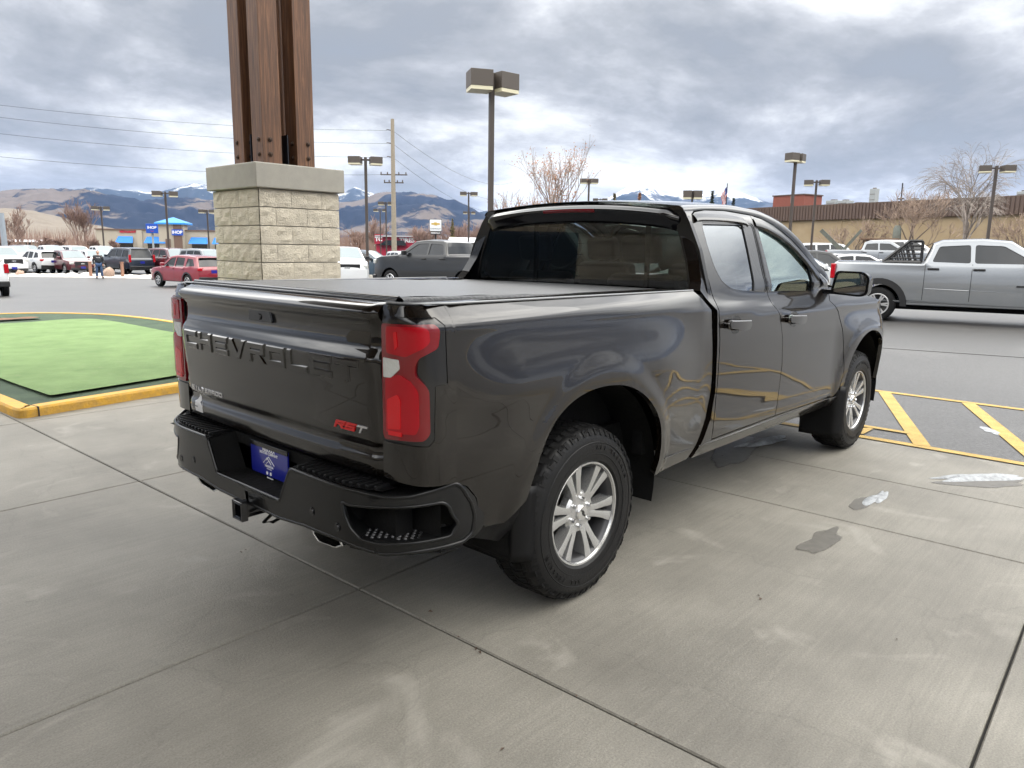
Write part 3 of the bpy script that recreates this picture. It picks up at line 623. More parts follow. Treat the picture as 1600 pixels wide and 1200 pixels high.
# rolled edges
bxy=lambda y:cr([(p[1],p[0]) for p in BP],y)
def roll(pl,r,inw,par,name='rolled_edge',fn=None,closed=True):
    q=dens(pl,.03); P=[]
    for u,z in q:
        b=(fn or bfun)(u,z); P.append(Vector((b[0]+inw,b[1],b[2])))
    if closed: P+=P[:1]
    m=MB(); m.tube(P,r,8,caps=False); return m.build(name,SATIN,par,smooth=70)
BUM=m.build('rear_bumper',SATIN,T,smooth=50)
roll(bp_ol,.0085,.0055,BUM)
for s in(-1,1):
    roll([(s*-1*p[0],p[1]) for p in bhole],.0075,.004,BUM)
    # raised rim round the corner step opening
    c=Vector((.90,.62))
    m=MB(); inn=[tuple(c+(Vector(p)-c)*.945) for p in bhole]
    panel(m,bhole,lambda u,z:(bumper(u,z)[0]+.012,bumper(u,z)[1]+.01,z),holes=[inn],st=.03,depth=.05,side=s,ind=(.8,.6,0),hdepth=.10)
    m.build('step_rim',SATIN,BUM,smooth=50)
    m=MB(); P=[(-1.10,s*.70),(-1.07,s*.82),(-.99,s*.915),(-.88,s*.985),(-.80,s*1.0),(-.78,s*.80),(-.93,s*.70)]
    m.prism(P,.500,.553,'z'); q=m.build('corner_step',BLK,BUM)
    m=MB()
    for i in range(15):
        for j in range(8):
            x=-1.06+i*.019; y=.72+j*.033+(i%2)*.016
            if inpoly((x,s*y),P) and inpoly((x-.012,s*(y+.012)),P): m.lathe([(.0035,0),(.007,.004),(.009,0)],6,(x,s*y,.553),'z')
    m.build('grip_studs',pm('worn_stud_metal',(.05,.05,.052),.35,.5),q,smooth=60)
    m=MB(); m.grid(lambda u,z:(-.90+.0*u,s*u,z),[.60,.80,.985],[.50,.60,.73]); m.grid(lambda x,z:(x,s*.665,z),[-1.10,-.9],[.50,.73]); m.grid(lambda x,y:(x,s*y,.715),[-1.09,-.78],[.60,.84]); m.build('step_back',DARK,BUM)
    # ribbed step pad on top
    m=MB(); m.grid(lambda y,t:(bxy(y)+.018+(-.985-bxy(y)-.018)*t,s*y,.7405),lin(.34,.84,12),[0,1]); pd=m.build('top_pad',BLK,BUM)
    m=MB(); m.grid(lambda u,t:(bumper(u,.735)[0]+.11*t,s*-bumper(u,.735)[1]*-1*-1 if False else s*(-bumper(u,.735)[1])*(1-.10*t*(1 if u>.8 else .0)),(cr([(.34,.738),(.76,.730),(.868,.722),(.96,.728),(1.125,.765),(1.16,.74)],u))+.004*math.sin(t*math.pi)),lin(.34,1.14,26),lin(0,1,6)); m.build('top_shelf',SATIN,BUM,smooth=50)
    for i in range(13):
        y=.375+i*.036; m=MB(); k=1-max(0,i-9)*.12
        x0_=bxy(y)+.024; m.box(((x0_-.995)/2,s*y,.7465),(abs(-.995-x0_),.016,.016)); m.build('tread_rib',BLK,pd,bevel=.003)
    # inner wall of the number plate pocket
    m=MB(); m.prism([(-1.12,.738),(-1.0,.752),(-1.0,.58),(-1.12,.588)],s*.345,s*.362,'y'); 
    m2=MB(); m2.add([(-1.128,s*.272,.588),(-1.128,s*.352,.735),(-1.0,s*.34,.750),(-1.0,s*.25,.59)],[(0,1,2,3)]); m2.build('pocket_wall',DARK,BUM)
    # parking sensors
    for u,z in((.50,.60),(.655,.575)):
        p=bumper(u,z); m=MB(); m.lathe([(0,-.003),(.011,-.003),(.013,0),(.018,-.001),(.018,.004)],20,(p[0]-.001,s*-p[1]*-1*-1 if False else s*(-p[1]),z),'x'); m.build('parking_sensor',GBLK,BUM,smooth=50)
    m=MB(); # tow eyes / exhaust
    a=[(-1.05,s*.383,.486),(-1.05,s*.567,.512),(-1.06,s*.616,.472),(-1.06,s*.572,.449),(-1.06,s*.44,.440),(-1.055,s*.390,.463)]
    ex=MB(); A=[Vector(p)+Vector((-.012,0,0)) for p in a]; B=[Vector(p)+Vector((.16,0,.03)) for p in a]
    cA=sum(A,Vector())/6; I=[cA+(p-cA)*.84 for p in A]; J=[p+Vector((.13,0,.02)) for p in I]
    n=6; ex.add(A+B+I+J,[(i,(i+1)%n,n+(i+1)%n,n+i) for i in range(n)]+[(2*n+i,2*n+(i+1)%n,(i+1)%n,i) for i in range(n)]+[(3*n+i,3*n+(i+1)%n,2*n+(i+1)%n,2*n+i) for i in range(n)]+[tuple(3*n+i for i in range(n))])
    ex.build('exhaust_tip',pm('brushed_exhaust_steel',(.5,.49,.47),.22,1,bump=(40,.1)),T,bevel=.006)
m=MB(); m.box((-.96,0,.60),(.08,1.7,.20)); m.grid(lambda y,x:(x,y,.7395),[-.80,.80],[-1.0,-.93]); m.build('bumper_beam',DARK,BUM)
m=MB(); m.add([(-1.128,-.27,.586),(-1.0,-.27,.590),(-1.0,.27,.590),(-1.128,.27,.586)],[(0,1,2,3)]); m.grid(lambda y,z:(-1.0-.0*z,y,z),[-.36,0,.36],[.585,.75]); m.build('plate_pocket',DARK,BUM)
m=MB(); m.prism(fillet([(-.152,.604),(.152,.604),(.152,.745),(-.152,.745)],.01,3),-1.022,-1.014,'x'); PL=m.build('license_plate',BLUEP,BUM)
m=MB(); m.prism([(-.157,.727),(.157,.727),(.157,.750),(-.157,.750)],-1.026,-1.018,'x'); m.build('plate_bracket',GBLK,PL,bevel=.002)
PF=lambda y,z:frameM((-1.0225,y,z),(0,-1,0),(0,0,1))
text('plate_text','MISSOULA',.022,WHT,PL,PF(0,.722),.0005,.0006)
text('plate_text','MOTOR COMPANY',.017,WHT,PL,PF(0,.706),.0005,.0004)
m=MB(); zc=.672
for a,b in(((-.045,zc-.012),(-.012,zc+.016)),((-.012,zc+.016),(0.0,zc+.004)),((0.0,zc+.022),(.045,zc-.012)),((-.018,zc+.004),(0,zc+.022)),((-.02,zc-.012),(.004,zc+.004)),((.004,zc+.004),(.02,zc-.012))):
    m.tube([(-1.0235,-a[0],a[1]),(-1.0235,-b[0],b[1])],.0016,5)
m.build('mountain_emblem',WHT,PL)
text('plate_text','MISSOULA',.015,WHT,PL,PF(0,.648),.0005,.0003); text('plate_text','MONTANA',.008,WHT,PL,PF(0,.637),.0005)
m=MB(); m.lathe([(0,-.001),(.008,-.001),(.008,0)],14,(-1.0225,-.012,.617),'x'); m.lathe([(0,-.001),(.008,-.001),(.008,0)],14,(-1.0225,.018,.617),'x'); m.prism([(-.03,.594),(.02,.594),(.02,.599),(-.03,.599)],-1.024,-1.0225,'x'); m.build('plate_badge',WHT,PL)
# hitch
m=MB(); o=.032;i_=.026
for y0,y1,z0,z1 in((-o,-i_,-o,o),(i_,o,-o,o),(-i_,i_,-o,-i_),(-i_,i_,i_,o),(-.043,-.032,-.043,.043),(.032,.043,-.043,.043),(-.032,.032,.032,.043),(-.032,.032,-.043,-.032)): m.box((-1.08 if abs(y0)<.04 and abs(y1)<.04 and abs(z0)<.04 and abs(z1)<.04 else -1.168,(y0+y1)/2,.487+(z0+z1)/2),(.20 if abs(y0)<.04 and abs(y1)<.04 and abs(z0)<.04 and abs(z1)<.04 else .03,y1-y0,z1-z0))
m.v=[(x,y,z) for x,y,z in m.v]
H=m.build('hitch_receiver',GBLK,T,bevel=.004)
m=MB(); m.box((-1.0,0,.487),(.10,.045,.045)); m.tube([(-1.05,-.06,.455),(-1.11,-.09,.44),(-1.09,-.13,.445),(-1.03,-.12,.455)],.007,8); m.tube([(-1.05,.06,.455),(-1.11,.09,.44),(-1.09,.13,.445),(-1.03,.12,.455)],.007,8); m.tube([(-.99,-.6,.50),(-.99,.6,.50)],.032,10); m.build('hitch_bar',DARK,H,smooth=50)
# ---- mud flaps
for s in(-1,1):
    for xb,z0,z1,y0,y1 in((-.49,.345,.665,.715,1.045),(3.215,.20,.60,.74,1.055)):
        m=MB(); m.grid(lambda y,t:(xb-.03*t-.012*math.cos(t*3)+(.07*sst(y1-.05,y1,y) if xb<0 else .05*sst(y1-.05,y1,y)),s*(y-(y-y0)*.02*t),z1-(z1-z0)*t+(.0 if y>.9 else .0)),lin(y0,y1,16),lin(0,1,10))
        q=m.build('mud_flap',BLK,T,smooth=60); md=q.modifiers.new('thick','SOLIDIFY'); md.thickness=.010
    m=MB(); panel(m,[(-.735,.61),(-.70,.552),(-.60,.542),(-.50,.63),(-.50,.50),(-.56,.44),(-.78,.53)],lambda x,z:(x,-Ys(max(x,-.7),z)+.02,z),st=.03,depth=.03,side=s); m.build('lower_valance',BLK,T,smooth=50)
# ---- wheels
def make_tyre(M,par,lod=0):
    R=.417;m=MB()
    prof=[(.238,-.115),(.255,-.131),(.305,-.1375),(.345,-.134),(.378,-.124),(.398,-.108),(.405,-.09),(.4065,-.05),(.407,0)]
    prof=prof+[(r,-h) for r,h in prof[-2::-1]]
    m.lathe(prof,72,ax='y'); t=m.build('tyre',RUBS,par,smooth=35,M=M)
    m=MB(); n=56
    def lug(a,h0,h1,w,dep,sk=0,rb=.404,top=None):
        vs=[]
        for h,k in((h0,0),(h1,1)):
            for dr in(0,dep):
                for q in(-w/2,w/2):
                    an=a+q*(1 if dr==0 else .86)+sk*(k-.5); 
                    edge=.019 if abs(h)>.10 else 0
                    r=rb+dr-edge; vs.append((r*math.cos(an),h,r*math.sin(an)))
        m.add(vs,[(0,1,3,2),(4,6,7,5),(0,2,6,4),(1,5,7,3),(2,3,7,6)])
    for i in range(n):
        a=2*math.pi*i/n; d=2*math.pi/n
        e=(i%2)*.012
        lug(a,-.122+e,-.070,d*.80,.0085,.03); lug(a+d*.45,.070,.122-e,d*.80,.0085,.03)
        lug(a+d*.2,-.062,-.014,d*.78,.008,.05); lug(a+d*.6,.014,.062,d*.78,.008,.05); lug(a+d*.1,-.012,.012,d*.8,.008,-.06)
        # sidewall biters
        for sg in(-1,1):
            an=a+d*.25; vs=[]
            for r,h in((.372,.1285),(.398,.112)):
                for q in(-d*.26,d*.26):
                    for dh in(0,.003): vs.append((r*math.cos(an+q),sg*(h+dh),r*math.sin(an+q)))
            m.add(vs,[(1,3,7,5),(0,1,5,4),(2,6,7,3),(0,2,3,1),(4,5,7,6)])
    m.build('tread',RUB,t,M=M)
    m=MB(); m.lathe([(.282,-.1365),(.284,-.1378),(.287,-.1365)],72,ax='y'); m.lathe([(.335,-.1365),(.337,-.1378),(.340,-.1355)],72,ax='y')
    m.build('sidewall_ring',RUBS,t,smooth=60,M=M)
    for ph,wd in((1.25,'ALL TERRAIN'),(1.25+math.pi,'ALL TERRAIN')):
        for k,chh in enumerate(wd):
            if chh==' ': continue
            an=ph+.55-k*.10; r=.314
            F=M@frameM((r*math.cos(an),-.1390,r*math.sin(an)),(math.sin(an),0,-math.cos(an)),(math.cos(an),0,math.sin(an)))
            text('tyre_lettering',chh,.026,RUBS,t,F,.0012,.0006)
    return t
def make_rim(M,par):
    M=M@Matrix.Diagonal((1.025,1,1.025,1))
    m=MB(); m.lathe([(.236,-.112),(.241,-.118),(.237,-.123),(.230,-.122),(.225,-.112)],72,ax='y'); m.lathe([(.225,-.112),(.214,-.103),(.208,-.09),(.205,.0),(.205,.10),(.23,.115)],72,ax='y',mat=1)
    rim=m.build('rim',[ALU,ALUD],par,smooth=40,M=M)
    m=MB(); m.lathe([(.19,.02),(.0,.02)],40,ax='y'); m.build('brake_disc',pm('brake_iron',(.035,.032,.03),.5,.5),rim,smooth=40,M=M)
    # split spokes
    for k in range(6):
        m=MB(); A=2*math.pi*k/6+.26
        for sg in(-1,1):
            # spoke centre line from hub to rim, in polar coordinates
            pts=[(.045,.05*sg),(.080,.14*sg),(.110,.155*sg),(.165,.158*sg),(.222,.172*sg)]
            ws=[.026,.023,.018,.0205,.0285]; hs=[-.086,-.092,-.098,-.104,-.110]
            rows=[]
            for (r,da),w_,h in zip(pts,ws,hs):
                a=A+da; c=Vector((r*math.cos(a),0,r*math.sin(a))); t_=Vector((-math.sin(a),0,math.cos(a)))
                lean=t_*.0
                rows.append([c-t_*w_+Vector((0,-.045,0)),c-t_*w_*.78+Vector((0,h,0)),c-t_*w_*.0+Vector((0,h-.002+.006*(sg),0)) if False else c+Vector((0,h-.003,0)),c+t_*w_*.78+Vector((0,h,0)),c+t_*w_+Vector((0,-.045,0))])
            vs=[p for r in rows for p in r]; n=5
            m.add(vs,[(i*n+j,i*n+j+1,(i+1)*n+j+1,(i+1)*n+j) for i in range(len(rows)-1) for j in range(n-1)])
        m.build('spoke',ALU,rim,M=M,smooth=25)
    m=MB(); m.lathe([(.104,-.045),(.100,-.078),(.088,-.090),(.045,-.094),(.0,-.094)],36,ax='y'); m.build('hub',ALU,rim,smooth=35,M=M)
    m=MB(); m.lathe([(.036,-.092),(.036,-.102),(.032,-.107),(.0,-.109)],30,ax='y'); cpn=m.build('hub_cap',pm('polished_cap',(.7,.7,.7),.12,.9),rim,smooth=35,M=M)
    m=MB(); bt=[(-.020,-.003),(-.006,-.003),(-.004,-.008),(.010,-.008),(.009,-.003),(.022,-.003),(.020,.003),(.006,.003),(.004,.008),(-.010,.008),(-.009,.003),(-.022,.003)]
    m.prism(bt,-.1105,-.108,'y'); m.build('cap_emblem',GBLK,cpn,M=M@Matrix.Rotation(.5,4,'Y'))
    for k in range(6):
        a=2*math.pi*(k+.5)/6+.26; m=MB(); m.lathe([(.0105,-.085),(.0105,-.103),(.007,-.109),(0,-.110)],6,(.0625*math.cos(a),0,.0625*math.sin(a)),'y'); m.build('lug_nut',CHR,rim,smooth=40,M=M)
wheels=[]
for x,s in((0,-1),(0,1),(3.745,-1),(3.745,1)):
    w_=empty('wheel',(x,s*.862,.415),0,T)
    ang=.4 if x==0 else -.15
    M=Matrix.Rotation(ang,4,'Y')
    if s>0: M=Matrix.Rotation(math.pi,4,'Z')@M
    if not wheels:
        make_tyre(M,w_); make_rim(M,w_); wheels.append(w_)
    else:
        def cpt(o,p,Mx):
            c=o.copy(); COL.objects.link(c); c.parent=p
            if p is w_: c.matrix_basis=Mx@c.matrix_basis
            for q in o.children: cpt(q,c,Mx)
        for q in wheels[0].children: cpt(q,w_,M@Matrix.Rotation(.4,4,'Y').inverted())
for s in(-1,1):
    m=MB(); m.tube([(x,s*(Ys(x,z)+.001),z) for x,z in [(.60,.566),(.75,.557),(.94,.548)]],.0032,6); m.tube([(x,s*(Ys(x,z)+.001),z) for x,z in [(1.02,.546)]+[(1.2+.25*i,.543-.0015*i) for i in range(8)]+[(3.18,.528)]],.0032,6); m.build('sill_highlight_bead',PAINT,T,smooth=60)  # thin bead added to catch a highlight along the sill crease
# ---- front face (seen only from other viewpoints)
m=MB(); m.grid(lambda z,t:(4.517+.165*(1-t*t)**.5*(1-.3*(z-.5)),Ys(4.5,z)*.80*t,z),lin(.62,1.06,5),lin(-.95,.95,21)); m.build('grille',GBLK,T,smooth=60)
for s in(-1,1):
    m=MB(); m.grid(lambda z,t:(4.53+.165*(1-t*t)**.5*(1-.3*(z-.5)),s*Ys(4.5,z)*t,z),[.95,1.0,1.08],lin(.80,.985,6)); m.build('headlight',CLRL,T,smooth=60)
m=MB(); m.grid(lambda z,t:(4.60+.18*(1-t*t)**.5,Ys(4.5,.6)*t,z),lin(.46,.62,4),lin(-1,1,21)); m.build('front_bumper',SATIN,T,smooth=60)
# ================================================================== ground
def gz(x,y): return -.70*sst(12,40,y)*(1-sst(40,80,x-y*.9)) + .62*sst(20,42,x-1.2*y)
def gat(px,D,dz=0):
    "ground point at depth D in the column of pixel px"
    p=at(px,390,D); return Vector((p.x,p.y,gz(p.x,p.y)+dz))
def groundmat(name,c1,c2,sc,rough,c3=None,bs=120,bst=.35,fine=260,streak=None,cracks=False,spec=.5,fc=.25):
    m=bpy.data.materials.new(name); m.use_nodes=True; t=m.node_tree; b=t.nodes['Principled BSDF']; b.inputs['Roughness'].default_value=rough; b.inputs['Specular IOR Level'].default_value=spec
    tcn=N(t,'ShaderNodeTexCoord'); vec=tcn.outputs['Object']
    a=N(t,'ShaderNodeTexNoise',i={'Scale':sc,'Detail':8,'Roughness':.62}); LK(t,vec,a.inputs['Vector'])
    r=ramp(t,[(.32,c1),(.68,c2)]); LK(t,a.outputs[0],r.inputs[0]); col=r.outputs[0]
    f=N(t,'ShaderNodeTexNoise',i={'Scale':fine,'Detail':3,'Roughness':.7}); LK(t,vec,f.inputs['Vector'])
    fr=ramp(t,[(.3,1-fc*1.1),(.7,1+fc*.9)]); LK(t,f.outputs[0],fr.inputs[0])
    mu=N(t,'ShaderNodeMix',data_type='RGBA',blend_type='MULTIPLY'); mu.inputs[0].default_value=1; LK(t,col,mu.inputs[6]); LK(t,fr.outputs[0],mu.inputs[7]); col=mu.outputs[2]
    if c3:
        s=N(t,'ShaderNodeTexNoise',i={'Scale':sc*3.1,'Detail':5,'Distortion':.8}); LK(t,vec,s.inputs['Vector'])
        sr=ramp(t,[(.60,0),(.72,.5)]); LK(t,s.outputs[0],sr.inputs[0])
        mi=N(t,'ShaderNodeMix',data_type='RGBA'); LK(t,sr.outputs[0],mi.inputs[0]); LK(t,col,mi.inputs[6]); mi.inputs[7].default_value=(*c3,1); col=mi.outputs[2]
    if streak:
        mpn=N(t,'ShaderNodeMapping'); mpn.inputs['Scale'].default_value=streak[0]; mpn.inputs['Rotation'].default_value=(0,0,.03); LK(t,vec,mpn.inputs[0])
        s=N(t,'ShaderNodeTexNoise',i={'Scale':1,'Detail':6,'Roughness':.6}); LK(t,mpn.outputs[0],s.inputs['Vector'])
        sr=ramp(t,[(.3,1-streak[1]),(.7,1+streak[1])]); LK(t,s.outputs[0],sr.inputs[0])
        mu=N(t,'ShaderNodeMix',data_type='RGBA',blend_type='MULTIPLY'); mu.inputs[0].default_value=1; LK(t,col,mu.inputs[6]); LK(t,sr.outputs[0],mu.inputs[7]); col=mu.outputs[2]
    if cracks:
        # small dark spots, spatter and hairline cracks
        v=N(t,'ShaderNodeTexVoronoi',feature='DISTANCE_TO_EDGE',i={'Scale':.55,'Randomness':1}); 
        wn=N(t,'ShaderNodeTexNoise',i={'Scale':2.2,'Detail':5}); LK(t,vec,wn.inputs['Vector'])
        ad=N(t,'ShaderNodeMix',data_type='RGBA',blend_type='LINEAR_LIGHT'); ad.inputs[0].default_value=.22; LK(t,vec,ad.inputs[6]); LK(t,wn.outputs['Color'],ad.inputs[7]); LK(t,ad.outputs[2],v.inputs['Vector'])
        vr=ramp(t,[(.0,.84),(.003,1)]); LK(t,v.outputs['Distance'],vr.inputs[0])
        mu=N(t,'ShaderNodeMix',data_type='RGBA',blend_type='MULTIPLY'); mu.inputs[0].default_value=.8; LK(t,col,mu.inputs[6]); LK(t,vr.outputs[0],mu.inputs[7]); col=mu.outputs[2]
        v2=N(t,'ShaderNodeTexVoronoi',i={'Scale':5.5,'Randomness':1}); LK(t,ad.outputs[2],v2.inputs['Vector'])
        v3=ramp(t,[(.0,.55),(.05,.82),(.085,1)]); LK(t,v2.outputs['Distance'],v3.inputs[0])
        k=ramp(t,[(.80,1.0),(.86,.0)],'LINEAR'); 
        sx=N(t,'ShaderNodeSeparateColor'); LK(t,v2.outputs['Color'],sx.inputs[0]); LK(t,sx.outputs[0],k.inputs[0])
        mxn=N(t,'ShaderNodeMath',operation='MAXIMUM'); LK(t,v3.outputs[0],mxn.inputs[0]); LK(t,k.outputs[0],mxn.inputs[1])
        mu=N(t,'ShaderNodeMix',data_type='RGBA',blend_type='MULTIPLY'); mu.inputs[0].default_value=.75; LK(t,col,mu.inputs[6]); LK(t,mxn.outputs[0],mu.inputs[7]); col=mu.outputs[2]
    LK(t,col,b.inputs['Base Color'])
    nb=N(t,'ShaderNodeTexNoise',i={'Scale':bs,'Detail':6,'Roughness':.7}); LK(t,vec,nb.inputs['Vector'])
    bp=N(t,'ShaderNodeBump',i={'Strength':bst,'Distance':.01}); LK(t,nb.outputs[0],bp.inputs['Height']); LK(t,bp.outputs[0],b.inputs['Normal'])
    return m
CONC=groundmat('broom_finished_concrete',(.125,.117,.100),(.232,.219,.188),.75,.60,(.30,.285,.25),90,.35,140,((1.6,46,1),.085),True)
ASPH=groundmat('worn_asphalt',(.058,.057,.056),(.084,.082,.080),.16,.40,(.105,.103,.10),45,1.0,30,((9,9,1),.16),False,fc=.5)
EARTH=groundmat('dry_grass_ground',(.20,.17,.12),(.33,.28,.20),.02,.9,None,3,.3,.6)
JNT=pm('joint_dirt',(.035,.034,.032),.9)
m=MB()
rads=[0,60,120,200,320,480,700,1000,1500,2200,3200,4800,7000,10500]
m.v=[(0,0,-.9)]; NA=72
for r in rads[1:]:
    for k in range(NA): a=2*math.pi*k/NA; m.v.append((r*math.cos(a),r*math.sin(a),-.9))
m.f=[(0,1+k,1+(k+1)%NA) for k in range(NA)]+[(1+i*NA+k,1+(i+1)*NA+k,1+(i+1)*NA+(k+1)%NA,1+i*NA+(k+1)%NA) for i in range(len(rads)-2) for k in range(NA)]
m.m=[0]*len(m.f)
struct(m.build('ground',EARTH))
PX1=4.17
# asphalt lot (cut round the concrete apron)
m=MB()
xs=sorted(set([round(-40+i*4,3) for i in range(45)]+[PX1,-16])); ys=sorted(set([round(-60+i*4,3) for i in range(50)]+[-11.0,9.2]))
o={};
for x in xs:
    for y in ys: o[(x,y)]=len(m.v); m.v.append((x,y,gz(x,y)))
for i in range(len(xs)-1):
    for j in range(len(ys)-1):
        cx,cy=(xs[i]+xs[i+1])/2,(ys[j]+ys[j+1])/2
        if -16<cx<PX1 and -11<cy<9.2: continue
        m.f.append((o[(xs[i],ys[j])],o[(xs[i+1],ys[j])],o[(xs[i+1],ys[j+1])],o[(xs[i],ys[j+1])])); m.m.append(0)
struct(m.build('parking_lot_asphalt',ASPH,smooth=60))
# concrete apron made of slabs with open joints
AR=.022
m=MB(); jx=[-16,-10.9,-8.3,-5.75,-3.3,-.672,1.90,2.955,PX1]; jy=[-11,-9.95,-7.5,-5.05,-2.60,-.15,2.27,4.75,9.2]
def sk(x,y):
    if x in(jx[0],jx[-1]): X=x
    else: X=x-.0225*(y+.15)
    Y=y if y in(jy[0],jy[-1]) else y+.022*(x+.67)
    return X,Y
for i in range(len(jx)-1):
    for j in range(len(jy)-1):
        if i==6 and False: continue
        g=.0052; q=[(jx[i],jy[j],1,1),(jx[i+1],jy[j],-1,1),(jx[i+1],jy[j+1],-1,-1),(jx[i],jy[j+1],1,-1)]
        T_=[];B_=[]
        for x,y,sx,sy_ in q:
            X,Y=sk(x,y); T_.append((X+sx*g*2,Y+sy_*g*2,0)); B_.append((X+sx*g,Y+sy_*g,-.006))
        L_=[(p[0],p[1],-.03) for p in B_]
        m.add(T_+B_+L_,[(0,1,2,3)]+[(k+4,(k+1)%4+4,(k+1)%4,k) for k in range(4)]+[(k+8,(k+1)%4+8,(k+1)%4+4,k+4) for k in range(4)])
struct(m.build('concrete_apron',CONC))
m=MB(); m.grid(lambda x,y:(x,y,-.022),[-16,PX1],[-11,9.2]); struct(m.build('joint_bed',JNT))
# yellow paint
YEL=groundmat('worn_yellow_paint',(.34,.22,.055),(.46,.31,.085),6,.7,(.17,.15,.11),140,.5,70)
def stripe(pts,w,name='painted_line',z=.006):
    m=MB()
    for (a,b) in pts:
        a=Vector(a);b=Vector(b);d=(b-a).normalized();n=Vector((-d.y,d.x))*w/2
        m.add([(*(a-n),z),(*(b-n),z),(*(b+n),z),(*(a+n),z)],[(0,1,2,3)]); z+=.0012
    return struct(m.build(name,YEL))
stripe([((4.23,9),(4.23,-9)),((6.72,3.2),(6.72,-9))],.10,'painted_line')
for k in range(-3,9):
    y=-.42-.86*k
    stripe([((6.66,y),(4.26,y-.98))],.13,'painted_line',z=.0085)
stripe([((4.66,3.2),(4.66,-1.22))],.08,'painted_line',z=.011)
m=MB(); z=.012
def stroke(pl,w=.055):
    for a,b in zip(pl,pl[1:]):
        a=Vector(a);b=Vector(b);d=(b-a).normalized();n=Vector((-d.y,d.x))*w/2; a=a-d*w*.4;b=b+d*w*.4
        m.add([(*(a-n),z),(*(b-n),z),(*(b+n),z),(*(a+n),z)],[(0,1,2,3)])
for x0,y0,ch in((4.33,-.78,'N'),(4.33,-.48,'O')):
    h=.24;w=.20
    if ch=='N': stroke([(x0,y0-w/2),(x0+h,y0-w/2)]); z+=.001; stroke([(x0+h,y0-w/2),(x0,y0+w/2)]);z+=.001; stroke([(x0,y0+w/2),(x0+h,y0+w/2)]);z+=.001
    else:
        stroke([(x0,y0-w/2),(x0+h,y0-w/2),(x0+h,y0+w/2),(x0,y0+w/2),(x0,y0-w/2)]);z+=.001
struct(m.build('painted_letters',YEL))
# kerb of the planted strip beyond the silver pickup, seam in the asphalt
m=MB(); KB=[Vector((28.6,7.0)),Vector((26.5,3.95)),Vector((24.1,.5)),Vector((20.6,-4.5))]
for a,b in zip(KB,KB[1:]):
    d=(b-a); c=(a+b)/2; m.box((c.x,c.y,gz(c.x,c.y)+.07),(d.length+.01,.30,.17),rz=math.atan2(d.y,d.x))
struct(m.build('concrete_kerb',pm('pale_kerb_concrete',(.30,.29,.26),.8,noise_=(3,(.22,.21,.19),.7)),bevel=.03))
m=MB(); m.box((11.6,-1.0,.004),(.03,14,.004),rz=.24); struct(m.build('asphalt_seam',JNT))
# puddles, damp stains and melting snow on the apron
WET=pm('damp_concrete',(.115,.108,.095),.38,noise_=(16,(.155,.146,.128),.9))
t=WET.node_tree; b=t.nodes['Principled BSDF']; an=N(t,'ShaderNodeAttribute',attribute_name='fade'); wn_=N(t,'ShaderNodeTexNoise',i={'Scale':30,'Detail':5}); tc_=N(t,'ShaderNodeTexCoord'); LK(t,tc_.outputs['Object'],wn_.inputs['Vector'])
mm_=N(t,'ShaderNodeMath',operation='MULTIPLY_ADD',i={1:1.7}); LK(t,an.outputs['Fac'],mm_.inputs[0]); ms_=N(t,'ShaderNodeMath',operation='SUBTRACT',i={1:1.0}); LK(t,wn_.outputs[0],ms_.inputs[0]); LK(t,ms_.outputs[0],mm_.inputs[2]); mm_.use_clamp=True; m9=N(t,"ShaderNodeMath",operation="MULTIPLY",i={1:.7}); LK(t,mm_.outputs[0],m9.inputs[0]); LK(t,m9.outputs[0],b.inputs['Alpha'])
SNOW=pm('old_snow',(.40,.42,.44),.5,noise_=(22,(.22,.23,.24),.9),bump=(45,.8))
def blob(c,rx,ry,rot,sd,n=40,amp=.35):
    o=[]
    for k in range(n):
        a=2*math.pi*k/n; r=1+amp*noise.noise(Vector((math.cos(a)*1.6+sd,math.sin(a)*1.6,sd*3.1)))*1.7
        x,y=rx*r*math.cos(a),ry*r*math.sin(a); o.append((c[0]+x*math.cos(rot)-y*math.sin(rot),c[1]+x*math.sin(rot)+y*math.cos(rot)))
    return o
def flat(name,poly,mat,z,par=None):
    n=len(poly); c=Vector((sum(p[0] for p in poly)/n,sum(p[1] for p in poly)/n)); R=[(.0,1),(.62,1),(.86,.85),(1.0,0.0)]
    vs=[(c.x,c.y,z)];fa=[1.0]
    for k,a in R[1:]:
        for p in poly: q=c+(Vector(p)-c)*k; vs.append((q.x,q.y,z)); fa.append(a)
    m=MB(); m.add(vs,[(0,1+i,1+(i+1)%n) for i in range(n)]+[(1+r*n+i,1+(r+1)*n+i,1+(r+1)*n+(i+1)%n,1+r*n+(i+1)%n) for r in range(len(R)-2) for i in range(n)])
    q=m.build(name,mat); at_=q.data.attributes.new('fade','FLOAT','POINT'); at_.data.foreach_set('value',fa); q['kind']='structure'; return q
def snowheap(c,rx,ry,rot,h,sd,lab,zb=0):
    pl=blob(c,rx,ry,rot,sd,48,.4); m=MB(); C_=Vector(c); L=[0,.35,.6,.8,.93,1.0]
    vs=[(c[0],c[1],zb+h)]
    for k in L[1:]:
        for p in pl:
            q=C_+(Vector(p)-C_)*k; vs.append((q.x,q.y,zb+.003+h*(1-k**2.2)*(1+.35*noise.noise(Vector((q.x*9,q.y*9,sd))))))
    n=len(pl); m.add(vs,[(0,1+i,1+(i+1)%n) for i in range(n)]+[(1+r*n+i,1+(r+1)*n+i,1+(r+1)*n+(i+1)%n,1+r*n+(i+1)%n) for r in range(4) for i in range(n)])
    q=m.build('snow_patch',SNOW,smooth=70); tag(q,lab,'snow patch'); return q
flat('puddle',blob((1.50,-1.55),.30,.085,.0,2.2,50,.32),WET,.0035)
flat('puddle',blob((2.33,-1.50),.17,.06,.1,5.1,40,.25),WET,.0035)
flat('puddle',blob((3.45,-2.02),.34,.13,2.35,6.3,40,.3),WET,.0035)
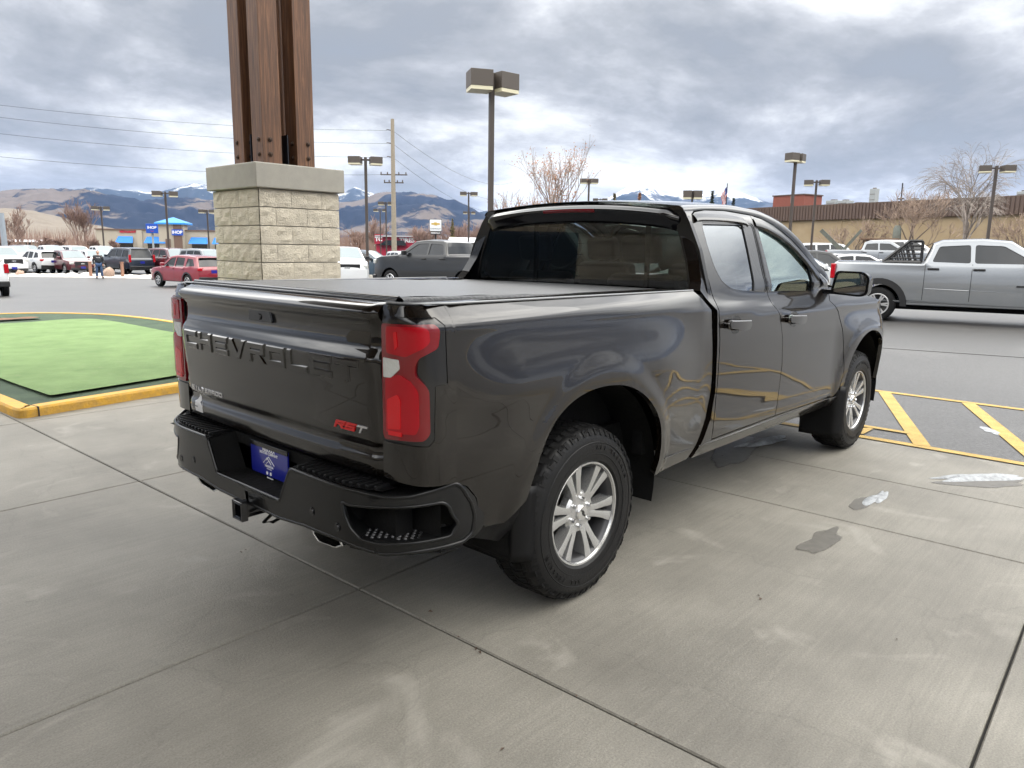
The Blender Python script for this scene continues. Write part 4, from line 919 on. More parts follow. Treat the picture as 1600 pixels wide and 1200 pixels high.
flat('puddle',blob((3.0,-.30),.55,.17,.25,8.3,40,.3),WET,.0035)
snowheap((2.56,-1.545),.20,.045,.02,.012,4.4,'thin grey slush streak on the concrete between two small puddles')
snowheap((3.56,-1.96),.40,.075,2.42,.028,3.3,'largest melting white snow patch on the concrete below the yellow line')
snowheap((3.42,-.37),.30,.085,-.2,.03,7.7,'melting snow lump in the shade under the front of the brown pickup')
snowheap((4.85,-2.28),.13,.07,.6,.02,9.9,'small snow remnant on the striped asphalt beside the diagonal yellow line')
snowheap((5.35,-1.72),.16,.06,.6,.008,12.9,'faint thin slush smear on asphalt between the yellow diagonals')
# bits of leaf litter and gravel
LEAF=pm('dead_leaf',(.07,.045,.03),.8)
random.seed(11)
lit=MB()
for px,py in((668,955),(383,862),(750,1015),(1402,1000),(1130,713),(790,1170),(1185,935),(1000,775)):
    d=ray(px,py); k=-CAMP.z/d.z; p=CAMP+d*k
    for _ in range(random.choice((1,1,2))):
        a=random.random()*6; r=random.uniform(.006,.014); x,y=p.x+random.gauss(0,.015),p.y+random.gauss(0,.015)
        lit.add([(x+r*math.cos(a),y+r*math.sin(a),.003),(x+r*.6*math.cos(a+2),y+r*.6*math.sin(a+2),.009),(x+r*math.cos(a+3.4),y+r*math.sin(a+3.4),.003),(x+r*.5*math.cos(a+4.7),y+r*.5*math.sin(a+4.7),.006)],[(0,1,2),(0,2,3)])
for _ in range(46):
    y=random.uniform(-2.7,.9); x=-.672-.0225*(y+.15)+random.gauss(0,.008); a=random.random()*6; r=random.uniform(.003,.008)
    lit.add([(x+r*math.cos(a),y+r*math.sin(a),.001),(x+r*.7*math.cos(a+2),y+r*1.2*math.sin(a+2),.004),(x+r*math.cos(a+3.4),y+r*math.sin(a+3.4),.001)],[(0,1,2)])
tag(lit.build('leaf_litter',LEAF),None,None,None,'stuff')
# ---- island with artificial turf
KERB=pm('yellow_kerb_paint',(.62,.34,.03),.6,noise_=(11,(.40,.24,.06),.8),bump=(40,.6))
TURF=groundmat('light_artificial_turf',(.115,.195,.062),(.175,.272,.098),2.6,.85,(.19,.23,.11),220,1.0,150)
TURFD=groundmat('dark_artificial_turf',(.030,.055,.032),(.058,.092,.052),2.4,.9,None,220,1.0,150)
IS=[(-.76,4.90),(3.45,5.62),(3.80,6.1),(3.78,12.6),(3.45,14.4),(2.6,15.6),(1.5,16.0),(-.2,15.8),(-1.0,14.2),(-.95,9)]
ISr=fillet(IS,[.12,.4,.4,.9,1.2,1.2,1.2,1,1,1],5)
def inset(P,d):
    P=orient(P);n=len(P);o=[]
    for i in range(n):
        p=Vector(P[i]);a=(p-Vector(P[i-1])).normalized();b=(Vector(P[(i+1)%n])-p).normalized()
        nn=Vector((-a.y-b.y,a.x+b.x)).normalized(); k=1/max(.4,math.sqrt(max(.1,(1+a.dot(b))/2))); o.append(tuple(p+nn*d*k))
    return o
O_=orient(ISr); I_=inset(ISr,.14); n=len(O_)
m=MB(); zt=.092
e1=inset(ISr,.015)
m.add([(x,y,-.05) for x,y in O_]+[(x,y,zt-.02) for x,y in O_]+[(x,y,zt) for x,y in e1]+[(x,y,zt) for x,y in I_]+[(x,y,0) for x,y in I_],
 [(r*n+i,r*n+(i+1)%n,(r+1)*n+(i+1)%n,(r+1)*n+i) for r in range(4) for i in range(n)])
kb=m.build('yellow_kerb',KERB,smooth=35); struct(kb)
m=MB()
for x in(-.60,1.0): m.box((x,4.90+(x+.76)*.171+.068,.045),(.011,.150,.0965),rz=.17)
struct(m.build('kerb_joints',JNT))
def sheet(name,poly,mat,z,bumpy=.01):
    m=MB(); panel(m,poly,lambda x,y:(x,y,z+bumpy*noise.noise(Vector((x*.9,y*.9,2)))),st=.35,depth=0); 
    # winding for horizontal sheets
    q=m.build(name,mat,smooth=60); struct(q); return q
sheet('turf_border',inset(ISr,.13),TURFD,.080,.004)
sheet('turf_green',fillet([(-.37,5.33),(1.1,5.68),(2.75,6.1),(2.85,9.7),(2.88,11.5),(2.70,13.25),(2.25,13.5),(1.5,13.25),(.7,13.4),(-.35,12.4),(-.5,8)],[.05,.3,.6,1,1,.5,.4,.5,.5,1,1],5),TURF,.110,.016)
m=MB(); panel(m,fillet([(.6,13.9),(2.0,13.95),(2.0,14.3),(.6,14.3)],.12),lambda x,y:(x,y,.12+.04*noise.noise(Vector((x*3,y*3,0)))),st=.12,depth=0)
tag(m.build('bark_mulch',pm('brown_mulch',(.16,.09,.05),.9,bump=(30,1)),smooth=60),None,None,None,'stuff')
# ================================================================== column of the canopy
WOOD=bpy.data.materials.new('stained_timber'); WOOD.use_nodes=True; t=WOOD.node_tree; b=t.nodes['Principled BSDF']; b.inputs['Roughness'].default_value=.55
tcn=N(t,'ShaderNodeTexCoord'); mpn=N(t,'ShaderNodeMapping'); mpn.inputs['Scale'].default_value=(26,26,1.1); LK(t,tcn.outputs['Object'],mpn.inputs[0])
wn=N(t,'ShaderNodeTexNoise',i={'Scale':1.6,'Detail':7,'Roughness':.65,'Distortion':.6}); LK(t,mpn.outputs[0],wn.inputs['Vector'])
r=ramp(t,[(.25,(.032,.014,.008)),(.5,(.105,.047,.022)),(.75,(.23,.11,.052))]); LK(t,wn.outputs[0],r.inputs[0]); LK(t,r.outputs[0],b.inputs['Base Color'])
bp=N(t,'ShaderNodeBump',i={'Strength':.35,'Distance':.01}); LK(t,wn.outputs[0],bp.inputs['Height']); LK(t,bp.outputs[0],b.inputs['Normal'])
CAPC=pm('cast_concrete_cap',(.33,.315,.275),.75,noise_=(7,(.27,.258,.228),.6),bump=(120,.3))
BLOCK=pm('split_face_block',(.60,.545,.44),.85,noise_=(7,(.49,.445,.365),.7),bump=(55,1))
MORT=pm('mortar',(.48,.44,.37),.9,bump=(60,.4))
STEEL=pm('blue_black_steel',(.012,.015,.022),.35,.4)
BOLT=pm('rusty_bolt',(.05,.03,.02),.5,.6)
def column(cx,cy,lab,full=True):
    C_=tag(empty('stone_column',(cx,cy,0)),lab,'column')
    h=.515
    m=MB(); m.box((0,0,1.115),(h*2-.03,h*2-.03,2.23)); m.build('mortar_core',MORT,C_)
    zc=0; rr=random.Random(3)
    course=0
    while zc<2.20:
        hh=min(.198,2.222-zc); m=MB()
        for face in range(4):
            off=(.2 if course%2 else 0)+.0
            x=-h-.005; first=True
            while x<h-.015:
                wl=.40 if not first else (.20 if (course+face)%2 else .40); first=False
                x2=min(h+.005,x+wl)
                if h-x2<.09: x2=h+.005
                M=Matrix.Rotation(face*math.pi/2,4,'Z')
                nx=max(2,int((x2-x)/.05)+1); vs=[]; 
                for iz in range(5):
                    for ix in range(nx):
                        e=(ix in(0,nx-1)) or iz in(0,4)
                        xx=x+.0025+(x2-x-.005)*ix/(nx-1); z_=zc+.0025+(hh-.005)*iz/4
                        d=.006 if e else .012+.016*noise.noise(Vector((xx*11+face*7,z_*13,course*3.3)))
                        cn=0.0
                        vs.append(M@Vector((xx,-h-.004-d,z_)))
                m.add(vs,[(iz*nx+ix,iz*nx+ix+1,(iz+1)*nx+ix+1,(iz+1)*nx+ix) for iz in range(4) for ix in range(nx-1)])
                x=x2
        m.build('block_course',BLOCK,C_); zc+=hh+.005; course+=1
        if hh<.198: break
    m=MB(); m.box((0,0,2.365),(1.15,1.15,.27)); m.build('cap',CAPC,C_,bevel=.012)
    for i,(x,y) in enumerate(((-.215,-.215),(.215,-.215),(-.215,.215),(.215,.215))):
        m=MB(); m.box((x,y,2.505+1.35),(.235,.235,2.7)); p=m.build('timber_post',WOOD,C_,bevel=.006)
        for z in(2.62,2.78):
            for dx_ in((-.06,.06) if False else (0.0,)):
                m=MB(); m.lathe([(.0,-.022),(.012,-.020),(.016,-.012),(.026,-.010),(.026,0)],8,(x+.03*(1 if x>0 else -1),y-.1175,z),'y')
                m.lathe([(.0,-.022),(.012,-.020),(.016,-.012),(.026,-.010),(.026,0)],8,(x-.1175,y+.03*(1 if y>0 else -1),z),'x'); m.build('bolt',BOLT,p)
    m=MB(); m.box((0,0,2.68),(.012,.60,.36)); m.box((0,0,2.68),(.60,.012,.36)); m.box((0,0,2.506),(.66,.66,.012)); m.build('steel_bracket',STEEL,C_)
    m=MB(); m.box((0,0,3.9),(.17,.17,2.7)); m.build('inner_post',WOOD,C_)
    m=MB(); m.prism([(.30,2.50),(.56,2.50),(.56,2.545),(.34,2.66)],.30,.33,'y'); m.build('gusset',pm('blue_grey_gusset',(.09,.13,.17),.4,.3),C_)
    return C_
column(2.195,5.30,'split face block column with concrete cap and bolted timber posts behind the truck bed')
column(-7.0,5.30,'split face block column with timber posts behind and left of the viewer')
cn=tag(empty('entrance_canopy',(-3,-1,0)),'timber entrance canopy roof over the concrete apron, above the viewer','canopy')
m=MB(); m.box((-1.7,2.1,5.9),(10.0,8.8,.22)); m.build('roof_deck',pm('canopy_soffit_boards',(.17,.09,.05),.6,noise_=(3,(.12,.06,.03),.7)),cn)
m=MB(); m.box((-1.7,2.1,6.05),(10.3,9.1,.12)); m.build('roof_metal',pm('dark_roof_metal',(.05,.05,.055),.4,.5),cn)
for y in(-2.1,6.3):
    m=MB(); m.box((-1.7,y,5.45),(10.0,.32,.66)); m.build('beam',WOOD,cn)
for x in(-6.2,-4.2,-2,.2,2.4,3.2):
    m=MB(); m.box((x,2.1,5.6),(.16,8.0,.38)); m.build('rafter',WOOD,cn)
# dealership behind the viewer
db=tag(empty('dealership_building',(-17,-2,0)),'tan dealership building with large dark windows behind the viewer','building')
m=MB(); m.box((-3,0,2.9),(5.9,34,5.8)); m.build('wall',pm('tan_stucco',(.30,.25,.18),.8,bump=(20,.3)),db)
m=MB(); m.box((-3,0,5.9),(6.4,34.4,.4)); m.build('cornice',pm('brown_cornice',(.06,.04,.03),.6),db)
for y in range(-15,16,3):
    m=MB(); m.box((-.03,y,1.6),(.06,2.6,2.7)); m.build('window',pm('shop_window_glass',(.02,.03,.04),.05,spec=.8),db)
# ================================================================== other vehicles
TINT=pm('dark_vehicle_glass',(.008,.010,.012),.03,spec=.5)
WSHG=pm('windscreen_with_pale_dash',(.20,.24,.25),.04,spec=1.0,coat=.6)
PLB=BLUEP; GTR=pm('grille_black',(.012,.012,.013),.35)
SILW=pm('light_alloy',(.55,.55,.56),.3,.7); DKW=pm('black_alloy',(.02,.02,.022),.3,.4)
AMB=pm('amber_reflector',(.6,.12,.01),.3)
VP={'white':paint('white_car_paint',(.60,.61,.62),.0,.3),'red':paint('bright_red_car_paint',(.30,.008,.014),.25,.3),'maroon':paint('maroon_car_paint',(.07,.005,.010),.0,.3),
 'navy':paint('navy_car_paint',(.006,.012,.025),.0,.3),'blue':paint('slate_blue_car_paint',(.025,.05,.075),.1,.3),'black':paint('charcoal_car_paint',(.004,.0045,.005),.0,.3,.45),
 'silver':paint('silver_car_paint',(.23,.243,.257),.6,.28),'grey':paint('grey_car_paint',(.07,.075,.08),.3,.3),'crimson':paint('crimson_car_paint',(.20,.004,.016),.0,.3)}
WH={}
def mini_wheel(R,wd,rimm,par,loc):
    key=(R,rimm.name)
    wo_=empty('wheel',loc,0,par)
    if key not in WH:
        m=MB(); m.lathe([(R*.62,-wd/2),(R*.8,-wd/2-.006),(R*.93,-wd/2+.01),(R,-wd/2+.04),(R,wd/2-.04),(R*.93,wd/2-.01),(R*.62,wd/2)],28,ax='y'); a=m.build('tyre',RUB,wo_,smooth=35)
        m=MB(); m.lathe([(R*.62,-wd/2-.002),(R*.57,-wd/2+.002),(R*.55,-wd/2+.05),(R*.3,-wd/2+.08),(0,-wd/2+.08)],28,ax='y',mat=1)
        m.lathe([(R*.64,-wd/2+.0),(R*.62,-wd/2-.008),(R*.57,-wd/2-.004)],28,ax='y')
        for k in range(6):
            an=2*math.pi*k/6; 
            for sg in(-.13,.13):
                c,s_=math.cos(an+sg),math.sin(an+sg); c0,s0=math.cos(an),math.sin(an); p=(-s0,c0)
                q=[(R*.10*c0-p[0]*R*.05,R*.10*s0-p[1]*R*.05),(R*.10*c0+p[0]*R*.05,R*.10*s0+p[1]*R*.05),(R*.6*c+p[0]*R*.045,R*.6*s_+p[1]*R*.045),(R*.6*c-p[0]*R*.045,R*.6*s_-p[1]*R*.045)]
                m.add([(x,-wd/2-.002,z) for x,z in q],[(0,1,2,3)])
        m.lathe([(R*.17,-wd/2+.02),(R*.15,-wd/2-.01),(0,-wd/2-.012)],14,ax='y'); b_=m.build('rim',[rimm,GTR],wo_,smooth=35)
        WH[key]=(a.data,b_.data)
    else:
        for nm,d in zip(('tyre','rim'),WH[key]):
            q=bpy.data.objects.new(nm,d); COL.objects.link(q); q.parent=wo_
    if loc[1]>0: wo_.rotation_euler=(0,0,math.pi)
    return wo_
KINDS={
 # silhouette clockwise from rear bottom; tags: which spans are glass
 'pickup':dict(L=5.9,W=2.06,sil=[(-2.95,.62),(-2.97,.80),(-2.93,1.37),(-2.88,1.41),(-.98,1.40),(-.94,1.46),(-.80,1.86),(-.62,1.94),(.2,1.97),(.75,1.92),(1.45,1.45),(1.6,1.40),(2.5,1.34),(2.85,1.26),(2.95,1.05),(2.97,.60),(2.80,.42),(-2.80,.48)],
   rear=(5,6),front=(9,10),ax=(-1.87,1.93),R=.41,wells=.50,
   win=[[(-.80,1.44),(-.68,1.80),(-.05,1.84),(-.02,1.42)],[(.06,1.42),(.04,1.84),(.60,1.82),(1.22,1.45),(1.2,1.42)]],
   seams=[(-.93,.55,1.40),(.02,.55,1.40),(1.26,.60,1.40)],hd=(1.02,1.22),tl=(1.0,1.36)),
 'suv':dict(L=4.66,W=1.86,sil=[(-2.30,.42),(-2.34,.62),(-2.32,1.0),(-2.22,1.12),(-1.98,1.52),(-1.9,1.62),(-1.2,1.68),(-.2,1.70),(.35,1.63),(1.05,1.14),(1.2,1.08),(2.0,.99),(2.25,.88),(2.33,.62),(2.28,.32),(-2.20,.32)],
   rear=(3,4),front=(8,9),ax=(-1.34,1.40),R=.36,wells=.42,
   win=[[(-1.95,1.16),(-1.72,1.50),(-1.22,1.55),(-1.18,1.12)],[(-1.02,1.11),(-1.0,1.56),(-.24,1.59),(-.22,1.10)],[(-.14,1.10),(-.16,1.59),(.28,1.54),(.86,1.12),(.85,1.10)]],
   seams=[(-1.1,.42,1.08),(-.18,.40,1.08),(.92,.42,1.05)],hd=(.72,.92),tl=(.90,1.08)),
 'bigsuv':dict(L=5.35,W=2.05,sil=[(-2.64,.50),(-2.67,.75),(-2.65,1.12),(-2.58,1.20),(-2.42,1.80),(-2.32,1.90),(-1.4,1.95),(.2,1.94),(.72,1.86),(1.35,1.33),(1.5,1.27),(2.35,1.20),(2.6,1.10),(2.68,.75),(2.64,.40),(-2.55,.40)],
   rear=(3,4),front=(8,9),ax=(-1.55,1.60),R=.40,wells=.48,
   win=[[(-2.36,1.30),(-2.22,1.76),(-1.42,1.80),(-1.40,1.27)],[(-1.28,1.27),(-1.28,1.80),(-.36,1.83),(-.34,1.25)],[(-.26,1.25),(-.28,1.83),(.5,1.79),(1.12,1.30),(1.1,1.26)]],
   seams=[(-1.33,.5,1.24),(-.3,.48,1.22),(1.2,.5,1.22)],hd=(.92,1.12),tl=(.90,1.45)),
 'sedan':dict(L=4.7,W=1.84,sil=[(-2.28,.40),(-2.34,.60),(-2.33,.92),(-2.22,1.02),(-1.75,1.06),(-1.1,1.37),(-.5,1.45),(.1,1.44),(.4,1.38),(1.15,.98),(1.3,.94),(2.05,.84),(2.28,.72),(2.34,.52),(2.28,.26),(-2.2,.28)],
   rear=(4,5),front=(8,9),ax=(-1.38,1.42),R=.33,wells=.39,
   win=[[(-1.45,1.08),(-1.0,1.32),(-.42,1.37),(-.40,1.02)],[(-.32,1.02),(-.34,1.37),(.32,1.33),(.92,1.0),(.9,.99)]],
   seams=[(-.36,.36,1.0),(.98,.36,.96)],hd=(.62,.78),tl=(.80,.98)),
}
def spn(P,k,mat_of,W2,mbs,r=.07,steps=3,lo=None):
    pass
def vehicle(kind,col,pos,rz,label,group=None,rim=SILW,lod=1,plate=True,extra=None,grade=0,cover=False,trimc=None):
    K=KINDS[kind]; R0=tag(empty(kind if kind in('sedan',) else {'pickup':'parked_pickup','suv':'parked_suv','bigsuv':'parked_suv'}[kind],pos,rz),label,{'pickup':'pickup truck','suv':'suv','bigsuv':'suv','sedan':'car'}[kind],group)
    if kind=='sedan': R0.name='parked_sedan'
    W2=K['W']/2; sil=K['sil']; L2=K['L']/2; belt=K['win'][0][0][1]-.06
    top=max(p[1] for p in sil)
    def Y(x,z):
        y=W2*(1-.05*((z-.75)/.5)**2) if z<belt else W2*(1-.05*((belt-.75)/.5)**2)-(z-belt)*.36-(.02)
        if belt-.04<z<belt+.04:
            a=W2*(1-.05*((belt-.75)/.5)**2); y=a-.02*sst(belt-.04,belt+.04,z)-max(0,z-belt)*.36
        e=max(0,abs(x)-(L2-.75)); y-=.16*(e/.75)**2*(1 if x>0 else .6)
        return y
    S=lambda x,z:(x,-Y(x,z),z)
    # arches cut in the outline
    bot=[p for p in sil]; zb=sil[-1][1]
    out=list(sil)
    pts=[]
    rw_=K['wells']
    fz,rzb=sil[-2][1],sil[-1][1]
    xr,xf=K['ax']; hz=K['R']
    arc=lambda cx,z0:[(cx+rw_*math.cos(a),max(z0,hz+rw_*math.sin(a))) for a in lin(-.35,math.pi+.35,17)]
    out=sil[:-1]+arc(xf,fz)[:]+[]+arc(xr,rzb)[:]+[sil[-1]]
    out=[out[i] for i in range(len(out))]
    r=.055
    ol=orient(dens(sil,.12)); ni=inset(ol,r)
    # side panels: inset silhouette with arches
    silin=inset(orient(sil),r*.0)
    side_poly=orient(out)
    m=MB()
    # shrink the upper outline by r by clamping through inset of the full polygon
    sp=inset(orient(sil),r); 
    def close_pt(p): return p
    # rebuild: take inset silhouette (orientation ccw), replace bottom run by arches
    s2=orient(sp); 
    # bottom vertices of ccw polygon: find rear-bottom and front-bottom corner
    bi=min(range(len(s2)),key=lambda i:(s2[i][1]*2+ (s2[i][0]))); fi=min(range(len(s2)),key=lambda i:(s2[i][1]*2-(s2[i][0])))
    seq=[]; i=fi
    while True:
        seq.append(s2[i]); 
        if i==bi: break
        i=(i+1)%len(s2)
    a1=arc(xr,s2[bi][1])[::-1]; a2=arc(xf,s2[fi][1])[::-1]
    poly=seq+a1+a2
    wins=[fillet(w_,.05,2) for w_ in K['win']]
    for s in(-1,1): panel(m,poly,S,holes=wins,st=.13 if lod else .3,depth=.05,side=s,hdepth=.03)
    # rounded skin across the vehicle
    ccw=orient(dens(sil,.15)); nn=len(ccw)
    nrm=[]
    for i in range(nn):
        a=(Vector(ccw[i])-Vector(ccw[i-1])).normalized(); b_=(Vector(ccw[(i+1)%nn])-Vector(ccw[i])).normalized(); t_=(a+b_).normalized(); nrm.append(Vector((t_.y,-t_.x)))
    def isg(i):
        # is the point on a glass span (index ranges of sil)
        p=Vector(ccw[i]); 
        for nm in('rear','front'):
            a,b_=[Vector(sil[q]) for q in K[nm]]
            d=(b_-a); t_=(p-a).dot(d)/d.length_squared
            if -.001<=t_<=1.001 and (a+d*t_-p).length<.01: return nm
        return None
    rows=[]
    for i in range(nn):
        p=Vector(ccw[i]); row=[]; 
        q=p-nrm[i]*r
        for s in(-1,1):
            seg=[]
            for k in range(5):
                a=k/4*math.pi/2; pp=q+nrm[i]*r*math.sin(a); y=Y(q.x,q.y)-r*(1-math.cos(a)); seg.append((pp.x,s*y,pp.y))
            row.append(seg)
        c=[]
        for t_ in(-.66,-.33,0,.33,.66):
            crn=.035*(1-t_*t_); pe=row[0][-1]; c.append((p.x+nrm[i].x*crn,pe[1]*-1*t_ if False else abs(pe[1])*t_,p.y+nrm[i].y*crn))
        rows.append(row[0]+c+row[1][::-1])
    w_=len(rows[0]); vs=[v for rr_ in rows for v in rr_]; fs=[];ms=[]
    gl=MB(); gf=MB()
    for i in range(nn):
        j=(i+1)%nn
        g=isg(i) and isg(j) and isg(i)==isg(j) and isg(i)
        for k in range(w_-1):
            fs.append((i*w_+k,j*w_+k,j*w_+k+1,i*w_+k+1)); 
        if g:
            ed=.10
            P0,P1=rows[i],rows[j]
            def ip(Rw,t_):
                y=t_*(abs(Rw[4][1])+r*.2); b0=Rw[4]; c0=Rw[w_//2]
                x=b0[0]+(c0[0]-b0[0])*(1-t_*t_); z=b0[2]+(c0[2]-b0[2])*(1-t_*t_); return Vector((x,y,z))
            tt=lin(-.93,.93,7); ofs=nrm[i]*.008
            G=gl if g=='rear' else gf
            G.add([ip(P0,t_)+Vector((ofs.x,0,ofs.y)) for t_ in tt]+[ip(P1,t_)+Vector((ofs.x,0,ofs.y)) for t_ in tt],[(k,7+k,8+k,k+1) for k in range(6)])
    m.add(vs,fs)
    body=m.build('body',VP[col],R0,smooth=38)
    if gl.v: gl.build('rear_window',TINT,R0,smooth=60)
    if gf.v: gf.build('windscreen',WSHG,R0,smooth=60)
    for s in(-1,1):
        for q in wins:
            g=MB(); panel(g,q,lambda x,z:(x,-Y(x,z)+.02,z),st=.2,depth=0,side=s); g.build('side_window',TINT,R0,smooth=60)
        if lod:
            g=MB()
            for x,z0,z1 in K['seams']:
                g.grid(lambda zq,t_:(x+t_*.012,s*(Y(x,zq)+.003),zq),lin(z0,z1,8),[-.5,.5])
            g.build('door_seam',GTR,R0)
            for x in([q[0]+.06 for q in K['seams'][:2]] if kind!='pickup' else [-.86,.06]):
                g=MB(); g.box((x+.1,s*(Y(x,belt-.1)+.02),belt-.10),(.24,.035,.045)); g.build('handle',GTR if col in('silver',) else VP[col],R0,bevel=.008)
    # dark lower cladding and bumpers
    g=MB(); fzb=sil[-2][1]
    if kind=='pickup':
        g.box((-L2-.02,0,.58),(.16,K['W']*.94,.22)); g.build('rear_bumper',trimc or SILW,R0,bevel=.03)
        g=MB(); g.box((L2-.06,0,.52),(.22,K['W']*.93,.20)); g.build('front_bumper',trimc or GTR,R0,bevel=.04)
        g=MB(); g.box((-1.93,0,1.405),(1.82,K['W']*.82,.03)); g.build('bed_cover',GTR,R0,bevel=.01)
    else:
        g.box((-L2+.03,0,.46),(.14,K['W']*.90,.32)); g.build('rear_bumper',GTR,R0,bevel=.03)
        g=MB(); g.box((L2-.06,0,.40),(.14,K['W']*.84,.18)); g.build('front_bumper',GTR,R0,bevel=.03)
    g=MB(); g.box((0,0,.42),(L2*1.7,W2*1.3,.25)); g.build('underbody',DARK,R0)
    z0,z1=K['hd']; g=MB(); g.box((L2-.01,0,(z0+z1)/2-.10),(.06,K['W']*.56,(z1-z0)+.22)); gr=g.build('grille',GTR,R0,bevel=.02)
    g=MB(); g.box((L2+.03,0,(z0+z1)/2-.06),(.012,.26,.07)); g.build('emblem',CHR,gr,bevel=.01)
    for s in(-1,1):
        g=MB(); g.box((L2-.09,s*(W2-.24),(z0+z1)/2),(.16,.30,(z1-z0)*.8),rz=-s*.35); g.build('headlight',CLRL,R0,bevel=.02)
        t0,t1=K['tl']; g=MB()
        if kind in('pickup','bigsuv'): g.box((-L2+.02,s*(W2-.13),(t0+t1)/2),(.10,.16,(t1-t0)),rz=s*.2)
        else: g.box((-L2+.06,s*(W2-.24),(t0+t1)/2),(.14,.36,(t1-t0)*.8),rz=s*.25)
        g.build('tail_light',REDL,R0,bevel=.02)
        xm=K['win'][-1][3][0]-.02 if len(K['win'][-1])>4 else 1.0
        g=MB(); g.box((xm-.10,s*(Y(xm,belt)+.12),belt+.11),(.12,.22,.17)); g.build('wing_mirror',GTR if kind=='pickup' else VP[col],R0,bevel=.03)
        for x in K['ax']: mini_wheel(K['R'],.25,rim,R0,(x,s*(W2-.135),K['R']))
        if kind!='pickup' or extra=='flares' or trimc is not None:
            for x in K['ax']:
                g=MB(); rr_=K['wells']+.0; fw_=.07 if kind!='pickup' else .13
                g.grid(lambda a,t_:(x+(rr_+fw_*t_)*math.cos(a),s*(Y(x,.7)+.018-.012*t_),K['R']+(rr_+fw_*t_)*math.sin(a)),lin(-.05,math.pi+.05,18),[-.1,.3,1]); g.build('wheel_arch_trim',GTR,R0,smooth=60)
        g=MB(); 
        g.box(((xr+xf)/2,s*(W2-.06),sil[-2][1]+.06),(xf-xr-2*K['wells'],.06,.12)); g.build('sill',GTR if kind!='pickup' else VP[col],R0,bevel=.02)
    if plate:
        g=MB(); g.box((-L2-.03 if kind!='pickup' else -L2-.11,0,(.88 if kind!='pickup' else .60)),(.012,.32,.16)); g.build('license_plate',PLB,R0)
        g=MB(); g.box((L2+.055,0,.50),(.012,.32,.15)); g.build('license_plate',PLB,R0)
    if kind in('suv','bigsuv'):
        g=MB(); a=Vector(sil[K['rear'][1]]); g.box((a.x+.0,0,a.y+.06),(.26,K['W']*.62,.03)); g.build('roof_spoiler',GTR,R0,bevel=.01)
    return R0
def vat(px,D,kind,col,hd,label,group=None,**k):
    return vehicle(kind,col,gat(px,D),R_(hd),label,group,**k)
GL='vehicles parked in the left lot'; GR='vehicles parked in the right lot'
# --- silver pickup nearest on the right
RT=vehicle('pickup','silver',Vector((18.12,1.05,gz(18,1))),R_(-77),'silver crew cab pickup with black handles, side on at the right edge',GR,trimc=GTR,plate=False)
for s_ in(-1,1):
    g=MB(); g.tube([(-1.42,s_*1.005,.66),(-1.22,s_*1.012,.80),(-.97,s_*1.015,.82)],.014,6); g.tube([(-.90,s_*1.018,.82),(.0,s_*1.02,.80)],.014,6); g.tube([(.04,s_*1.02,.80),(1.20,s_*1.018,.775)],.014,6); g.build('body_crease',VP['silver'],RT,smooth=60)
# bed rack
rk=tag(empty('bed_rack',RT.location,R_(-77)),'black mesh bed rack standing behind the cab of the silver pickup','rack')
for s in(-.84,.84):
    m=MB(); y=s
    def bar(a,b,w=.05): 
        A=Vector((a[0],y,a[1]));B=Vector((b[0],y,b[1])); m.tube([A,B],w/2,6)
    A,B,C_=(-1.85,1.42),(-1.04,1.42),(-1.04,1.93); D_=(-1.30,1.93)
    bar(A,B,.09);bar(B,C_,.06);bar(C_,D_,.06);bar(D_,A,.08)
    for i in range(1,7):
        t_=i/7; bar((A[0]+(B[0]-A[0])*t_,1.42),(D_[0]+(A[0]-D_[0])*(1-t_)*.9 if False else A[0]+(D_[0]-A[0])*min(1,t_*1.15),1.42+(.51)*min(1,t_*1.15)),.045)
    for i in range(1,5):
        z=1.42+.1*i; bar((A[0]+.60*(i/5)*1.02,z),(-1.04,z),.04)
    m.build('side_frame',GTR,rk)
m=MB(); m.tube([(-1.06,-.84,1.92),(-1.06,.84,1.92)],.03,6); m.tube([(-1.28,-.84,1.92),(-1.28,.84,1.92)],.03,6); m.build('cross_bar',GTR,rk)
for s in(-1,1):
    m=MB(); m.add([(-2.93,s*1.0,1.20),(-2.80,s*1.035,1.27),(-2.93,s*1.0,1.36)],[(0,1,2)]); 
m=MB(); m.box((1.15,-1.035,.93),(.5,.01,.035)); m.build('door_badge',GTR,RT)
# --- charcoal pickup in the middle distance, facing left
vat(694,28.3,'pickup','black',95,'charcoal grey crew cab pickup facing away beyond the brown truck bed','vehicles parked beyond the truck bed',rim=CHR)
vat(536,36,'pickup','white',238,'white pickup with black grille facing the viewer beside the block column','vehicles parked beyond the truck bed')
vat(562,43,'pickup','blue',300,'slate blue pickup with white parts, between the white and charcoal pickups','vehicles parked beyond the truck bed',rim=DKW)
vat(632,62,'bigsuv','white',250,'white suv far behind the charcoal pickup cab','vehicles parked beyond the truck bed',lod=0)
vat(757,44,'pickup','grey',140,'grey pickup partly hidden by the cab of the brown truck','vehicles parked beyond the truck bed',lod=0)
